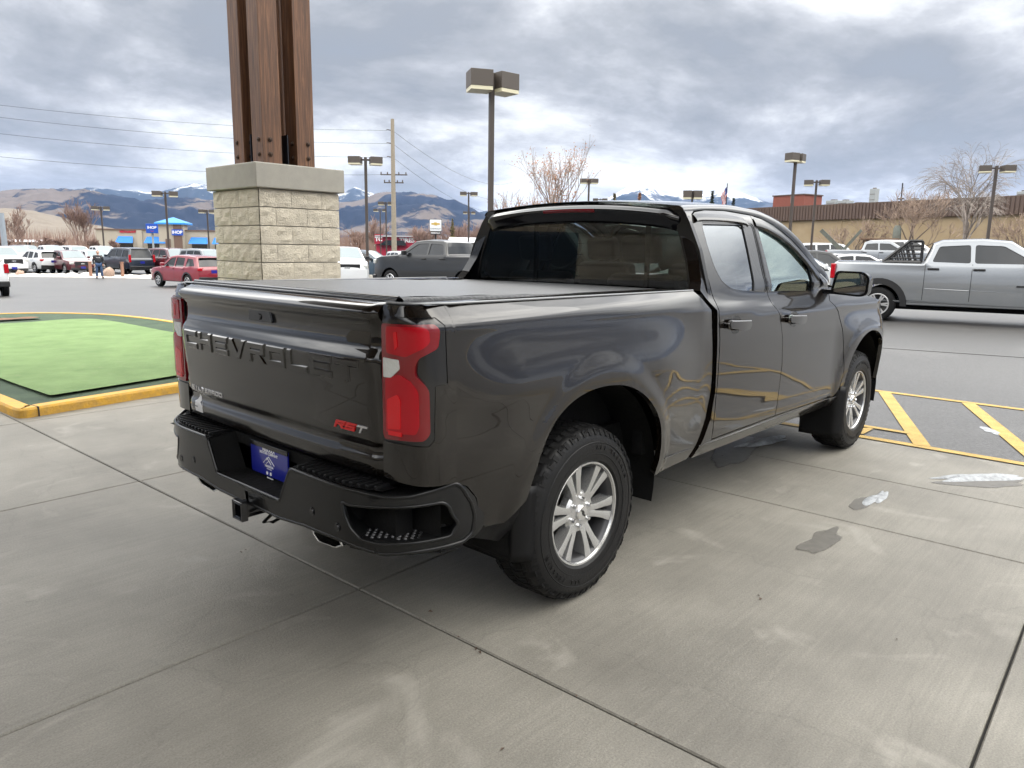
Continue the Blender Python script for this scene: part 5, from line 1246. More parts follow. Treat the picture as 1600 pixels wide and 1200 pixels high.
# --- left side
vat(-50,30.6,'pickup','white',83,'white pickup cut off by the left edge, only its tail and wheel showing',GL,trimc=GTR,rim=DKW)
vat(292,39.5,'suv','crimson',97,'red crossover in the traffic lane with grey lower cladding and blue plate',GL)
vat(60,56,'suv','white',96,'white crossover seen from behind in the front row at left',GL)
vat(108,55,'suv','maroon',272,'dark red crossover facing the viewer between white crossover and man',GL)
vat(196,57,'bigsuv','navy',93,'dark blue large suv seen from behind, right of the standing man',GL)
vat(268,57,'bigsuv','maroon',273,'maroon long suv behind the red crossover',GL)
vat(322,54,'bigsuv','silver',273,'silver suv partly hidden by the block column',GL)
vat(22,58,'pickup','maroon',275,'dark pickup with snow dusted hood at the left edge of the front row',GL,trimc=GTR)
vat(145,60,'suv','white',272,'white crossover just behind the standing man',GL,lod=0)
vat(-4,52,'bigsuv','white',275,'white suv at the far left behind the cut off pickup',GL,lod=0)
for px,D,k,c,h,l in((78,72,'pickup','white',272,'white pickup in the second row above the white crossover'),(118,73,'bigsuv','white',272,'white tall suv in the second row above the dark red crossover'),(158,74,'pickup','white',272,'white pickup in the second row left of the blue suv'),
  (40,74,'bigsuv','grey',272,'grey suv in the second row near the left bare tree'),(98,88,'suv','red',95,'small red car far back between two white trucks'),(8,76,'suv','silver',95,'silver crossover in the second row at the far left'),(178,90,'suv','white',95,'white crossover in the third row left of the blue suv roof')):
    vat(px,D,k,c,h,l,GL,lod=0)
# --- right side, behind the silver pickup
vat(1283,33,'suv','black',-66,'charcoal crossover with black hood behind the brown truck mirror',GR,rim=DKW)
vat(1318,40,'sedan','white',-68,'white sedan directly behind the charcoal crossover',GR)
vat(1372,46,'pickup','silver',-72,'silver pickup behind the white sedans, in front of the rusty machine',GR)
vat(1345,38,'sedan','white',-64,'low white sedan with dark windows just above the silver pickup bed',GR)
vat(1415,52,'bigsuv','white',-60,'white suv left of the silver pickup cab, below the birch',GR,lod=0)
vat(1256,27,'sedan','white',-70,'white sedan nose showing beside the brown truck door mirror',GR)
vat(1300,60,'bigsuv','white',-60,'white van shaped suv farther back below the crossed beams',GR,lod=0)
# ================================================================== lamps, poles, wires
POLE=pm('brown_painted_pole',(.055,.043,.036),.5); POLH=pm('brown_lamp_housing',(.075,.062,.052),.5); LENSM=pm('lamp_lens_plastic',(.62,.58,.42),.35)
def lamp(px,D,top,az,lab,span=1.62,hb=.42,hw=.62,two=True,lower=None):
    g=gat(px,D); zt=at(px,top,D).z
    L0=tag(empty('street_lamp',g,R_(az)),lab,'street lamp','twin head lamps of the car parks')
    H=zt-g.z
    m=MB(); m.box((0,0,(H-.02)/2),(.15,.15,H-.02)); m.build('pole',POLE,L0,bevel=.01)
    if D<45: 
        m=MB(); m.lathe([(.26,0),(.26,.55),(.22,.6),(0,.6)],20,ax='z'); m.build('pole_base',CAPC,L0,smooth=40)
    def heads(z):
        m=MB(); m.box((0,0,z-.16),(span-hw*1.4,.07,.09)); m.build('arm',POLE,L0)
        for s in(-1,1):
            x=s*(span/2-hw*.45)
            m=MB(); m.box((x,0,z-hb*.42),(hw,hw,hb*.8),rz=.2*s); hd_=m.build('lamp_head',POLH,L0,bevel=.01)
            m=MB(); m.box((x,0,z-hb*.9),(hw*.97,hw*.97,hb*.2),rz=.2*s); m.build('lens',LENSM,hd_)
    heads(H)
    if lower: heads(lower-g.z)
    return L0
lamp(766,24.5,124,-20,'tallest brown twin head lamp rising behind the left edge of the truck cab',hb=.62,hw=.72,span=1.5)
lamp(574,39.5,248,-40,'brown twin head lamp just right of the block column')
lamp(1232,47,243,-10,'brown twin head lamp on the right, heads almost in line',span=1.35,hb=.55)
lamp(1267,55,283,-62,'brown twin head lamp in front of the tan building, right of the taller one')
lamp(1541,44,261,-62,'brown twin head lamp beside the white birch at the right',span=1.75)
lamp(917,62,281,-50,'brown twin head lamp among the bare tree twigs above the cab roof',span=1.35)
lamp(264,58,300,-30,'brown twin head lamp standing before the blue roofed restaurant',span=1.7)
lamp(163,80,323,-30,'thin brown twin head lamp above the dark red crossover')
lamp(732,76,301,-40,'distant brown twin head lamp left of the tallest lamp')
lamp(327,85,328,-40,'small distant twin head lamp at the left edge of the block column')
lamp(604,88,316,-45,'distant twin head lamp left of the wooden utility pole, taller of a pair')
lamp(595,112,327,-45,'smallest distant twin head lamp, lower of the pair by the utility pole',span=1.8)
lamp(733,125,331,-45,'far small twin head lamp directly below another one, over the charcoal pickup',span=1.9)
lamp(1077,72,299,-55,'brown lamp heads showing just above the cab roof left of the flag',span=1.6,hb=.8,hw=.8)
lamp(935,95,311,-50,'low brown lamp heads barely above the middle of the cab roof',span=1.7)
m=MB(); g=gat(8,70); m.tube([(0,0,0),(0,0,4.9)],[.28,.22],12); q=m.build('steel_pole',pm('galvanised_steel',(.34,.38,.42),.45,.5),smooth=50); q.location=g; tag(q,'thick pale grey steel pole at the far left edge','pole')
# utility pole
UP=gat(616,69); UP.z=gz(UP.x,UP.y)
u=tag(empty('utility_pole',UP),'tall pale wooden utility pole with crossarms right of the block column','utility pole')
hU=at(612,192,69).z-UP.z
m=MB(); m.tube([(0,0,0),(0,0,hU)],[.26,.16],12); m.build('pole',pm('weathered_pine_pole',(.30,.26,.20),.8,noise_=(5,(.22,.19,.15),.6)),u,smooth=50)
zU=lambda y:at(616,y,69).z-UP.z
ra=Vector((rt.x,rt.y,0)).normalized(); 
for y in(209,228.5,249):
    m=MB(); a=Vector((0,0,zU(y))); m.tube([a,a-ra*.55+Vector((0,0,.08))],[.06,.04],6); m.build('insulator_arm',POLE,u,smooth=40)
for y,w_ in((275,1.3),(287,.95)):
    m=MB(); d_=(ra*.8+fw*.0).normalized(); a=Vector((0,0,zU(y))); m.tube([a-d_*w_*.9,a+d_*w_],.06,6); m.build('crossarm',POLE,u)
    for k in(-.85,-.4,.4,.9):
        m=MB(); p=a+d_*w_*k; m.lathe([(.03,0),(.06,.05),(.06,.12),(.03,.2),(0,.2)],8,(p.x,p.y,p.z+.05),'z'); m.build('insulator',POLH,u,smooth=50)
WIREM=pm('dark_cable',(.03,.032,.036),.5)
def wire(a,b,sag,lab,r=.02):
    m=MB(); m.tube([a.lerp(b,t_)+Vector((0,0,-sag*4*t_*(1-t_))) for t_ in lin(0,1,14)],r,4); q=m.build('power_line',WIREM,smooth=60); tag(q,lab,'power line','overhead power lines')
for i,(y0,y1,nm) in enumerate(((165,209,'topmost'),(184,228.5,'second from top'),(210,249,'third from top'),(247,275,'lowest'))):
    wire(at(-60,y0-8,55),UP+Vector((0,0,zU(y1)))-ra*.5,.5,nm+' overhead cable running left from the wooden utility pole',.013)
for i,(y0,y1,ye,nm) in enumerate(((200,209,285,'uppermost'),(228,228.5,310,'middle'),(255,249,330,'lowermost'))):
    wire(UP+Vector((0,0,zU(y1))),at(800,ye,150),2.0,nm+' thin cable sloping down right from the wooden utility pole',.018)
# ================================================================== trees
BARK=pm('grey_brown_bark',(.13,.10,.085),.85,bump=(20,.5)); BIRCH=pm('pale_birch_bark',(.32,.28,.25),.8,noise_=(3,(.16,.13,.11),.7)); PINKB=pm('reddish_twig_bark',(.24,.16,.13),.85); TWIG=pm('tan_twigs',(.27,.20,.155),.85)
DRYL=pm('dry_orange_leaves',(.33,.16,.08),.8,noise_=(2,(.22,.12,.07),.8)); CONL=pm('conifer_needles',(.022,.04,.025),.8,noise_=(1.5,(.04,.055,.03),.7)); LARCH=pm('yellowing_conifer',(.16,.13,.05),.8)
def bare_tree(base,h,lab,cat='tree',bark=BARK,twigm=TWIG,seed=1,spread=.55,depth=5,trunks=1,droop=0,leaf=None,nleaf=0,r0=None,tw=.012,kids=(3,4),name='bare_tree',group=None):
    rnd_=random.Random(seed); T0=tag(empty(name,base),lab,cat,group); mt=MB(); mb=MB(); tips=[]
    r0=r0 or h*.016
    def grow(p,d,l,r,k):
        n=3 if k<depth-1 else 2; P=[p];q=p;dd=d.copy()
        for i in range(n):
            dd=(dd+Vector((rnd_.gauss(0,.10),rnd_.gauss(0,.10),rnd_.gauss(0,.06)+(.05 if droop==0 else -droop*(k/depth)**2)))).normalized(); q=q+dd*(l/n); P.append(q)
        (mt if k<=1 else mb).tube(P,[max(tw*.6,r*(1-.45*i/n)) for i in range(n+1)],5 if k<2 else 3,caps=False)
        if k>=depth: tips.append(P[-1]); tips.append(P[-2]); return
        c=rnd_.choice(kids)+(1 if k==0 else 0)
        for j in range(c):
            t_=.45+.55*(j+1)/c if k else .35+.65*(j+1)/c
            i=min(int(t_*n),n-1); st=P[i].lerp(P[i+1],t_*n-i)
            az=rnd_.random()*6.283; a=Vector((math.cos(az),math.sin(az),0)); a=(a-dd*a.dot(dd)).normalized()
            s_=spread*rnd_.uniform(.6,1.3); nd=(dd*math.cos(s_)+a*math.sin(s_)).normalized()
            if droop==0: nd=(nd+Vector((0,0,.22))).normalized()
            grow(st,nd,l*rnd_.uniform(.58,.80),r*.55,k+1)
    for q in range(trunks):
        a=6.283*q/max(1,trunks)+rnd_.random(); ld=Vector((math.cos(a)*.22,math.sin(a)*.22,1)).normalized() if trunks>1 else Vector((rnd_.gauss(0,.04),rnd_.gauss(0,.04),1)).normalized()
        grow(Vector((0,0,-.05)),ld,h*.40,r0,0)
    mt.build('trunk',bark,T0,smooth=60); mb.build('branches',twigm,T0,smooth=60)
    if leaf:
        m=MB()
        for _ in range(nleaf):
            p=rnd_.choice(tips)+Vector((rnd_.gauss(0,.12),rnd_.gauss(0,.12),rnd_.gauss(0,.12))); 
            a=Vector((rnd_.gauss(0,1),rnd_.gauss(0,1),rnd_.gauss(0,1))).normalized(); b_=a.orthogonal().normalized(); s_=rnd_.uniform(.035,.075)
            m.add([p-a*s_,p+b_*s_*.6,p+a*s_,p-b_*s_*.6],[(0,1,2,3)])
        m.build('crown',leaf,T0)
    return T0
def topH(px,D,y): g=gat(px,D); return g,at(px,y,D).z-g.z
g,h=topH(868,44,238); bare_tree(g,h*.98,'young bare tree with leftover orange leaves rising above the cab roof',seed=5,trunks=3,depth=5,spread=.42,leaf=DRYL,nleaf=1500,twigm=TWIG,tw=.014,kids=(2,3))
g,h=topH(812,48,300); bare_tree(g,h,'low brown leafy tree left of the cab above the rear window',seed=8,trunks=2,depth=4,spread=.6,leaf=DRYL,nleaf=900,tw=.02)
g,h=topH(1500,58,242); bare_tree(g,h*1.0,'weeping white birch in front of the tan building at right',bark=BIRCH,twigm=BIRCH,seed=21,droop=.30,depth=5,spread=.42,tw=.013,trunks=2,kids=(3,4))
g,h=topH(1420,56,300); bare_tree(g,h,'bare spreading tree left of the weeping birch',seed=31,depth=5,spread=.7,tw=.018,trunks=2)
g,h=topH(1335,60,335); bare_tree(g,h,'small bare shrub tree between crossed beams and rusty machine',seed=34,depth=4,spread=.7,tw=.02,trunks=3)
g,h=topH(1590,54,330); bare_tree(g,h,'bare bushy tree at the right edge before the tan wall',seed=35,depth=4,spread=.8,tw=.02,trunks=3)
g,h=topH(33,92,335); bare_tree(g,h,'left of two leafless street trees behind the car rows',seed=41,depth=5,spread=.42,tw=.02,trunks=2,bark=PINKB,twigm=PINKB)
g,h=topH(128,90,322); bare_tree(g,h,'right of two leafless street trees, above the dark red crossover',seed=43,depth=5,spread=.42,tw=.02,trunks=2,bark=PINKB,twigm=PINKB)
rs=random.Random(7)
for i,(px,D,y) in enumerate(((70,110,366),(92,112,368),(10,104,366),(148,120,368),(178,126,372),(665,150,348),(700,160,344),(722,156,340),(745,150,345),(590,175,338),(655,172,350),(560,190,352))):
    g,h=topH(px,D,y); bare_tree(g,h,['pinkish bare shrub','leafless reddish bush','thin leafless bush','brownish bare shrub'][i%4]+f' in the far tree belt, '+['above the white crossover','left of the dark red crossover','at the far left','above the standing man','left of the restaurant','under the dealer sign','right of the dealer sign','left of the tallest lamp','right by the tallest lamp','behind the red shop sign','left of the dealer sign','next to the block column'][i],'shrub',bark=PINKB,twigm=PINKB,seed=60+i,depth=3,spread=.7,tw=.06,trunks=4,kids=(4,5),name='bare_shrub',group='leafless shrubs in the far tree belt')
def conifer(px,D,y,lab,w_=.26,mat=CONL,seed=2):
    g,h=topH(px,D,y); rr=random.Random(seed); T0=tag(empty('conifer_tree',g),lab,'tree','conifers behind the truck'); m=MB(); m.tube([(0,0,0),(0,0,h*.97)],[h*.02,.03],6); m.build('trunk',BARK,T0)
    m=MB()
    for _ in range(900):
        t_=rr.random()**.7; z=h*(.1+.9*(1-t_)); rad=w_*h*t_*.5*rr.uniform(.5,1.1)*(.75+.25*math.sin(z*9/h*3)); a=rr.random()*6.283
        p=Vector((rad*math.cos(a),rad*math.sin(a),z-rad*.25)); d_=Vector((math.cos(a),math.sin(a),-.35)).normalized(); s_=h*.035; n_=Vector((-math.sin(a),math.cos(a),rr.uniform(-.4,.4))).normalized()
        m.add([p-d_*s_,p+n_*s_*.5,p+d_*s_,p-n_*s_*.5],[(0,1,2,3)])
    m.build('crown',mat,T0)
conifer(1108,100,300,'dark snow dusted conifer just left of the flagpole',seed=3)
conifer(1141,110,310,'small conifer just right of the flagpole',seed=4)
conifer(957,100,302,'slim yellowish conifer above the cab roof right of the leafy tree',mat=LARCH,seed=5)
conifer(996,104,302,'reddish brown conifer above the middle of the cab roof',mat=DRYL,seed=6)
conifer(707,140,342,'golden brown larch right of the dealer sign',mat=LARCH,seed=7,w_=.35)
# far thicket that reads as one mass
m=MB(); rr=random.Random(5)
for _ in range(2600):
    px=rr.choice((rr.uniform(520,600),rr.uniform(-30,170),rr.uniform(600,780))); D=rr.uniform(185,230); g=gat(px,D); h=rr.uniform(3,6.8)
    dx_=rr.gauss(0,.7); m.add([g+Vector((-.09,.06,0)),g+Vector((.09,-.06,0)),g+Vector((dx_,dx_*.3,h))],[(0,1,2)])
tag(m.build('far_thicket',PINKB),None,None,None,'stuff')
# ================================================================== buildings
TANW=pm('tan_wall_panels',(.29,.215,.125),.8,noise_=(.6,(.37,.29,.185),.6)); FASC=pm('brown_ribbed_metal',(.095,.062,.048),.5); REDB=pm('red_brick',(.22,.07,.05),.85,noise_=(2,(.18,.06,.045),.6)); ROOFU=pm('grey_roof_unit',(.30,.33,.34),.6)
b0=at(1184,395,98); b1=at(1640,395,69.5); b0.z=b1.z=0
dirb=(b1-b0).normalized(); b0=b0-dirb*26; Lb=(b1-b0).length+25; az=math.atan2(dirb.y,dirb.x)
wb=tag(empty('commercial_building',(b0.x,b0.y,.62),az),'long low tan building with brown ribbed roof band at right','building')
m=MB(); m.prism([(0,0),(Lb,0),(Lb,4.98),(0,4.98)],0,26,'y'); m.build('wall',TANW,wb)
m=MB()
for i in range(int(Lb/.42)):
    x=i*.42; m.box((x+.21,-.32,5.78),(.27,.10,1.72))
m.box((Lb/2,-.12,5.77),(Lb,.34,1.66)); m.build('roof_band',FASC,wb)
m=MB(); m.box((Lb/2,13,6.2),(Lb,25.5,.3)); m.box((Lb/2,.0,6.66),(Lb,.5,.10)); m.build('roof',FASC,wb)
m=MB()
for i in range(int(Lb/7)): m.box((i*7+3,-.03,2.4),(.10,.08,4.9))
m.build('wall_rib',pm('wall_rib_paint',(.30,.23,.14),.8),wb)
def on_b(px,back,z0,z1,w_,d_,name,mat,lab,cat,extra=None):
    "box standing on the roof, found from the column of a pixel"
    r_=ray(px,395); p0=Vector((CAMP.x,CAMP.y)); d2=Vector((r_.x,r_.y)); nrm=Vector((-dirb.y,dirb.x)); q0=Vector((b0.x,b0.y))+nrm*back
    t_=(q0-p0).dot(nrm)/d2.dot(nrm); p=p0+d2*t_
    o_=tag(empty(name,(p.x,p.y,.62),az),lab,cat); m=MB(); m.box((0,0,(z0+z1)/2),(w_,d_,z1-z0)); m.build('casing',mat,o_,bevel=.03); 
    if extra: extra(o_,z1,w_,d_)
    return o_,p
def cap_(o_,z1,w_,d_):
    m=MB(); m.box((0,0,z1+.08),(w_*1.05,d_*1.05,.14)); m.build('top_trim',FASC,o_)
    m=MB(); m.box((w_*.1,-d_/2-.03,z1-.5),(.10,.06,1.1)); m.build('vent_pipe',ROOFU,o_)
def fan_(o_,z1,w_,d_):
    m=MB(); m.lathe([(w_*.3,0),(w_*.3,.12),(0,.12)],14,(0,0,z1),'z'); m.build('fan_guard',FASC,o_,smooth=40)
    for k in(.25,.5,.75):
        m=MB(); m.box((0,-d_/2-.01,6.3+(z1-6.3)*k),(w_*.8,.03,.05)); m.build('louvre',FASC,o_)
on_b(1239,12,6.2,8.9,5.2,4,'brick_penthouse',REDB,'dark red brick block on the roof of the tan building','roof block',cap_)
on_b(1296,8,6.2,7.75,1.4,1.4,'roof_unit',ROOFU,'left of two grey roof air units on the tan building','roof unit',fan_)
on_b(1314,8,6.2,7.65,1.4,1.4,'roof_unit',ROOFU,'right of two grey roof air units on the tan building','roof unit',fan_)
on_b(1338,10,6.2,7.35,2.6,1.2,'roof_unit',ROOFU,'long low metal duct on the roof between air units and tall flue','roof unit',fan_)
on_b(1357,9,6.2,9.0,.8,.8,'roof_flue',ROOFU,'tall square pale metal flue on the tan building roof','flue',fan_)
on_b(1420,7,6.2,7.3,1.6,1.3,'roof_unit',ROOFU,'small cream roof unit right of the antenna','roof unit',fan_)
on_b(1589,6,6.2,7.5,1.1,1.1,'roof_unit',ROOFU,'grey roof vent at the far right end of the roof','roof unit',fan_)
o_,p=on_b(1399,6,6.2,6.6,.6,.6,'roof_antenna',ROOFU,'thin antenna mast with small dishes on the tan building roof','antenna')
m=MB(); m.tube([(0,0,6.5),(0,0,9.2)],.07,6); m.tube([(-.5,0,7.0),(.5,0,7.0)],.04,5); m.tube([(-.35,0,7.4),(.3,0,7.4)],.09,5); m.tube([(.6,0,6.4),(.1,0,7.2)],.04,5); m.build('mast',GTR,o_)
# tower like brown boxes seen above the cab left of the flag are lamp heads (built above)
# antique machine and crossed beams
GG=pm('grey_green_machine_paint',(.13,.15,.13),.6,noise_=(3,(.10,.09,.07),.8)); RUST=pm('rusty_iron',(.12,.075,.05),.85,noise_=(4,(.20,.12,.07),.8))
g=gat(1313,57); X0=tag(empty('crossed_beam_frame',g,R_(-75)),'grey green crossed steel beams from old machinery before the tan wall','machinery')
for a,b,w_ in(((-1.5,2.9),(1.15,.35),.30),((1.35,2.9),(-.55,.35),.20)):
    m=MB(); A=Vector((a[0],0,a[1]));B=Vector((b[0],0,b[1])); d_=(B-A); M=Matrix.Rotation(-math.atan2(d_.z,d_.x),4,'Y'); m.box((A+B)/2,(d_.length,.25,w_),M=M); m.build('beam',GG,X0)
m=MB(); m.box((0,0,.5),(.5,.5,1.0)); m.lathe([(.45,-.1),(.45,.1),(.38,.1),(.38,-.1)],20,(.2,-.25,.75),'y',close=True); m.build('pedestal',RUST,X0)
g=gat(1378,56); M0=tag(empty('antique_machine',g,R_(-75)),'rusty grey green antique machine with canopy and chimney before the tan building','machinery')
m=MB(); m.box((-.2,0,2.1),(2.6,1.3,.12)); m.box((-.2,0,2.0),(2.3,1.1,.10)); m.build('canopy',RUST,M0,bevel=.02)
m=MB(); m.box((.85,0,1.0),(.75,1.1,2.0)); m.build('tank',GG,M0,bevel=.05)
m=MB(); m.lathe([(.30,2.1),(.27,2.9),(.18,3.1),(0,3.12)],16,(.9,0,0),'z'); m.build('chimney',GG,M0,smooth=40)
m=MB(); m.tube([(-1.3,.4,0),(-1.3,.4,2.0)],.05,6); m.tube([(-1.3,-.4,0),(-1.3,-.4,2.0)],.05,6); m.tube([(-.2,0,.5),(0,0,1.9)],.10,6); m.box((-.4,0,.7),(1.6,.6,.5)); m.build('frame',RUST,M0)
for x in(-1.0,.4):
    m=MB(); m.lathe([(.5,-.06),(.5,.06),(.42,.06),(.42,-.06)],22,(x,-.62,.5),'y',close=True)
    for k in range(4): m.tube([(x-.45*math.cos(k*.785),-.62,.5-.45*math.sin(k*.785)),(x+.45*math.cos(k*.785),-.62,.5+.45*math.sin(k*.785))],.03,5)
    m.build('wheel',RUST,M0)
# flag
g,h=topH(1130,118,288); F0=tag(empty('flagpole',g),'flagpole with a drooping american flag above the cab roof','flag')
m=MB(); m.tube([(0,0,0),(0,0,h)],.07,8); m.build('pole',GTR,F0)
m=MB(); fl=lambda u_,v:(-ra.x*.0+(-ra*u_*.75).x+math.sin(v*7+u_*3)*.1,(-ra*u_*.75).y+math.sin(v*9+u_*5)*.1,h-.5-2.3*v-u_*.9)
for i in range(7):
    m.grid(lambda u_,v:fl(u_,v),[i/7,(i+.5)/7,(i+1)/7],lin(0,1,9),mat=i%2 if i>0 else 0)
m.build('flag',[pm('flag_red',(.35,.03,.04),.7),pm('flag_white',(.6,.6,.6),.7)],F0)
m=MB(); m.grid(lambda u_,v:(fl(u_,v)[0]-.02,fl(u_,v)[1]-.03,fl(u_,v)[2]),lin(0,.5,4),lin(0,.42,5)); m.build('flag_canton',pm('flag_blue',(.02,.03,.16),.7),F0)
# dealer sign
g=gat(681,100); S0=tag(empty('dealer_sign',g,math.atan2(-ra.x,ra.y)+math.pi/2),'white dealer sign with gold cross emblem above a black name panel','sign')
S0.rotation_euler=(0,0,math.atan2(ra.y,ra.x)); zS=lambda y:at(681,y,100).z-g.z
W_=1.55; z0,z1=zS(361),zS(343.5)
m=MB(); m.prism(fillet([(-W_/2,z0),(W_/2,z0),(W_/2,z1),(-W_/2,z1)],.1),-.2,.2,'y'); m.build('face_panel',pm('sign_white',(.80,.82,.84),.4),S0)
m=MB(); m.prism([(-W_/2-.05,z0-.05),(W_/2+.05,z0-.05),(W_/2+.05,z1+.05),(-W_/2-.05,z1+.05)],-.15,.15,'y'); m.build('frame',GTR,S0)
zc=(z0+z1)/2+.18; bt=[(-.55,-.11),(-.18,-.11),(-.14,-.20),(.22,-.20),(.19,-.11),(.58,-.11),(.55,.11),(.18,.11),(.14,.20),(-.22,.20),(-.19,.11),(-.58,.11)]
m=MB(); m.prism([(x,z+zc) for x,z in bt],-.225,-.2,'y'); m.build('gold_emblem',pm('gold_emblem',(.62,.42,.10),.35,.3),S0)
text('sign_text','CHEVROLET',.26,pm('sign_grey_text',(.15,.16,.18),.5),S0,frameM((0,-.205,z0+.28),(1,0,0),(0,0,1)),.01,.004)
z2=zS(366.5); m=MB(); m.prism([(-.68,z2),(.68,z2),(.68,z0-.08),(-.68,z0-.08)],-.16,.16,'y'); m.build('name_panel',GTR,S0)
text('sign_text','MISSOULA',.27,WHT,S0,frameM((0,-.17,(z2+z0-.08)/2),(1,0,0),(0,0,1)),.01,.008)
m=MB(); m.box((0,0,z2/2),(.22,.22,z2)); m.build('pole',GTR,S0)
# restaurant with blue roof and awnings
Dr=165; g=gat(262,Dr); azr=math.atan2(ra.y,ra.x)+.12
RB=tag(empty('restaurant_building',g,azr),'low beige restaurant with blue hip roof tower and blue awnings','building')
BEI=pm('beige_stucco',(.36,.33,.28),.8); DBR=pm('dark_brown_panel',(.12,.075,.06),.7); BLU=pm('sky_blue_roof',(.02,.22,.62),.45); BLA=pm('blue_awning',(.012,.17,.58),.6); SIGB=pm('sign_blue',(.008,.07,.42),.4)
k_=Dr/1156.3; X=lambda px:(px-262)*k_*1.0; Zr=lambda y:(381.5-y)*k_+1.61-g.z
m=MB(); m.prism([(X(158),0),(X(372),0),(X(372),Zr(362)),(X(158),Zr(362))],0,16,'y'); m.build('wall',BEI,RB)
m=MB(); m.prism([(X(157),Zr(362)),(X(373),Zr(362)),(X(373),Zr(360.3)),(X(157),Zr(360.3))],-.25,16.2,'y'); m.build('roof_edge',DBR,RB)
m=MB(); m.box((X(271),.5,Zr(350)/2),(X(290)-X(253),3,Zr(350))); m.build('tower',BEI,RB)
m=MB(); m.box((X(281),-1.1,Zr(352)/2+.1),(X(287)-X(275),.3,Zr(352))); m.box((X(266),-1.1,1.6),(X(270)-X(263),.3,3.4)); m.build('entrance_panel',DBR,RB)
m=MB(); a=X(248);b_=X(293.5);c_=(a+b_)/2; zb,zt_=Zr(350),Zr(341); m.add([(a,-1.6,zb),(b_,-1.6,zb),(b_,4,zb),(a,4,zb),(c_,1.2,zt_),(a,-1.6,zb-.35),(b_,-1.6,zb-.35),(b_,4,zb-.35),(a,4,zb-.35)],[(0,1,4),(1,2,4),(2,3,4),(3,0,4),(5,6,1,0),(6,7,2,1),(7,8,3,2),(8,5,0,3),(8,7,6,5)]); m.build('roof',BLU,RB)
for xa,xb_ in((188,214),(230,262),(296,325),(331,360)):
    m=MB(); a,b_=X(xa),X(xb_); zt_,zb=Zr(371.5),Zr(381.5); m.add([(a+.35,-.05,zt_),(b_-.35,-.05,zt_),(b_,-1.3,zb),(a,-1.3,zb),(a+.35,-.05,zb),(b_-.35,-.05,zb)],[(0,1,2,3),(0,3,4),(1,5,2)]); m.build('awning',BLA,RB)
    m=MB(); m.prism([(a+.4,0.6),(b_-.4,.6),(b_-.4,Zr(382)),(a+.4,Zr(382))],-.06,.02,'y'); m.build('window',TINT,RB)
for xa,xb_ in((218,226),(283,287)):
    m=MB(); m.box(((X(xa)+X(xb_))/2,-.1,Zr(362)/2),(X(xb_)-X(xa),.3,Zr(362))); m.build('pilaster',BEI,RB)
m=MB(); m.box((X(281),-1.3,Zr(364.5)),(X(289)-X(272.5),.2,Zr(360)-Zr(369))); q=m.build('entrance_sign',SIGB,RB); text('sign_text','IHOP',.95,WHT,q,frameM((X(281),-1.42,Zr(364.5)),(1,0,0),(0,0,1)),.02,.02)
text('wall_sign','RESTAURANT',.55,pm('sign_red',(.45,.02,.04),.5),RB,frameM((X(205),-.1,Zr(364.7)),(1,0,0),(0,0,1)),.05,.03)
g=gat(240,128); PS=tag(empty('pole_sign',g,azr),'blue box sign on a pole in front of the beige restaurant','sign')
zt_=at(240,350,128).z-g.z; zb=at(240,364.5,128).z-g.z; m=MB(); m.box((0,0,(zt_+zb)/2),(1.85,.9,zt_-zb),rz=.25); m.build('sign_box',SIGB,PS,bevel=.03)
M_=Matrix.Rotation(.25,4,'Z'); text('sign_text','IHOP',.62,WHT,PS,M_@frameM((-.0,-.47,(zt_+zb)/2+.15),(1,0,0),(0,0,1)),.02,.02)
m=MB(); m.lathe([(.34,0),(.34,.04),(.26,.04),(.26,0)],16,(0,-.49,(zt_+zb)/2-.15),'y'); m.v=[v for v in m.v]; 
m=MB(); m.tube([M_@Vector((.26*math.cos(a),-.48,(zt_+zb)/2-.26+.22*math.sin(a))) for a in lin(math.pi*1.1,math.pi*1.9,8)],.035,5); m.build('smile_mark',pm('sign_red',(.45,.02,.04),.5),PS)
m=MB(); m.box((0,0,zb/2),(.25,.25,zb)); m.build('pole',ROOFU,PS)
# red shop sign and red building beyond the charcoal pickup
g=gat(616,150); RS=tag(empty('red_shop_building',g,math.atan2(ra.y,ra.x)),'low building with a red front and white lettering beyond the charcoal pickup','building')
k_=150/1156.3; X=lambda px:(px-616)*k_; Zr=lambda y:(386-y)*k_+1.61-g.z; RDP=pm('shop_red',(.36,.012,.04),.5)
m=MB(); m.prism([(X(588),0),(X(646),0),(X(646),Zr(371)),(X(588),Zr(371))],0,12,'y'); m.build('wall',RDP,RS)
m=MB(); m.prism([(X(586),Zr(382)),(X(599),Zr(382)),(X(599),Zr(367.5)),(X(586),Zr(367.5))],-.4,-.1,'y'); m.build('logo_panel',RDP,RS)
m=MB(); m.prism([(X(592),Zr(384)),(X(636),Zr(384)),(X(632),Zr(376)),(X(604),Zr(376))],-.9,-.3,'y'); m.build('entrance_glass',TINT,RS)
m=MB(); m.box((0,-.35,Zr(371)+.15),(X(646)-X(588),.6,.25)); m.build('roof_edge',pm('pale_metal',(.4,.4,.42),.5),RS)
text('sign_text','TIRES',1.25,WHT,RS,frameM((X(636),-.06,Zr(376)),(1,0,0),(0,0,1)),.05,.05)
text('sign_text','TC',1.1,WHT,RS,frameM((X(592.5),-.45,Zr(375)),(1,0,0),(0,0,1)),.05,.05)
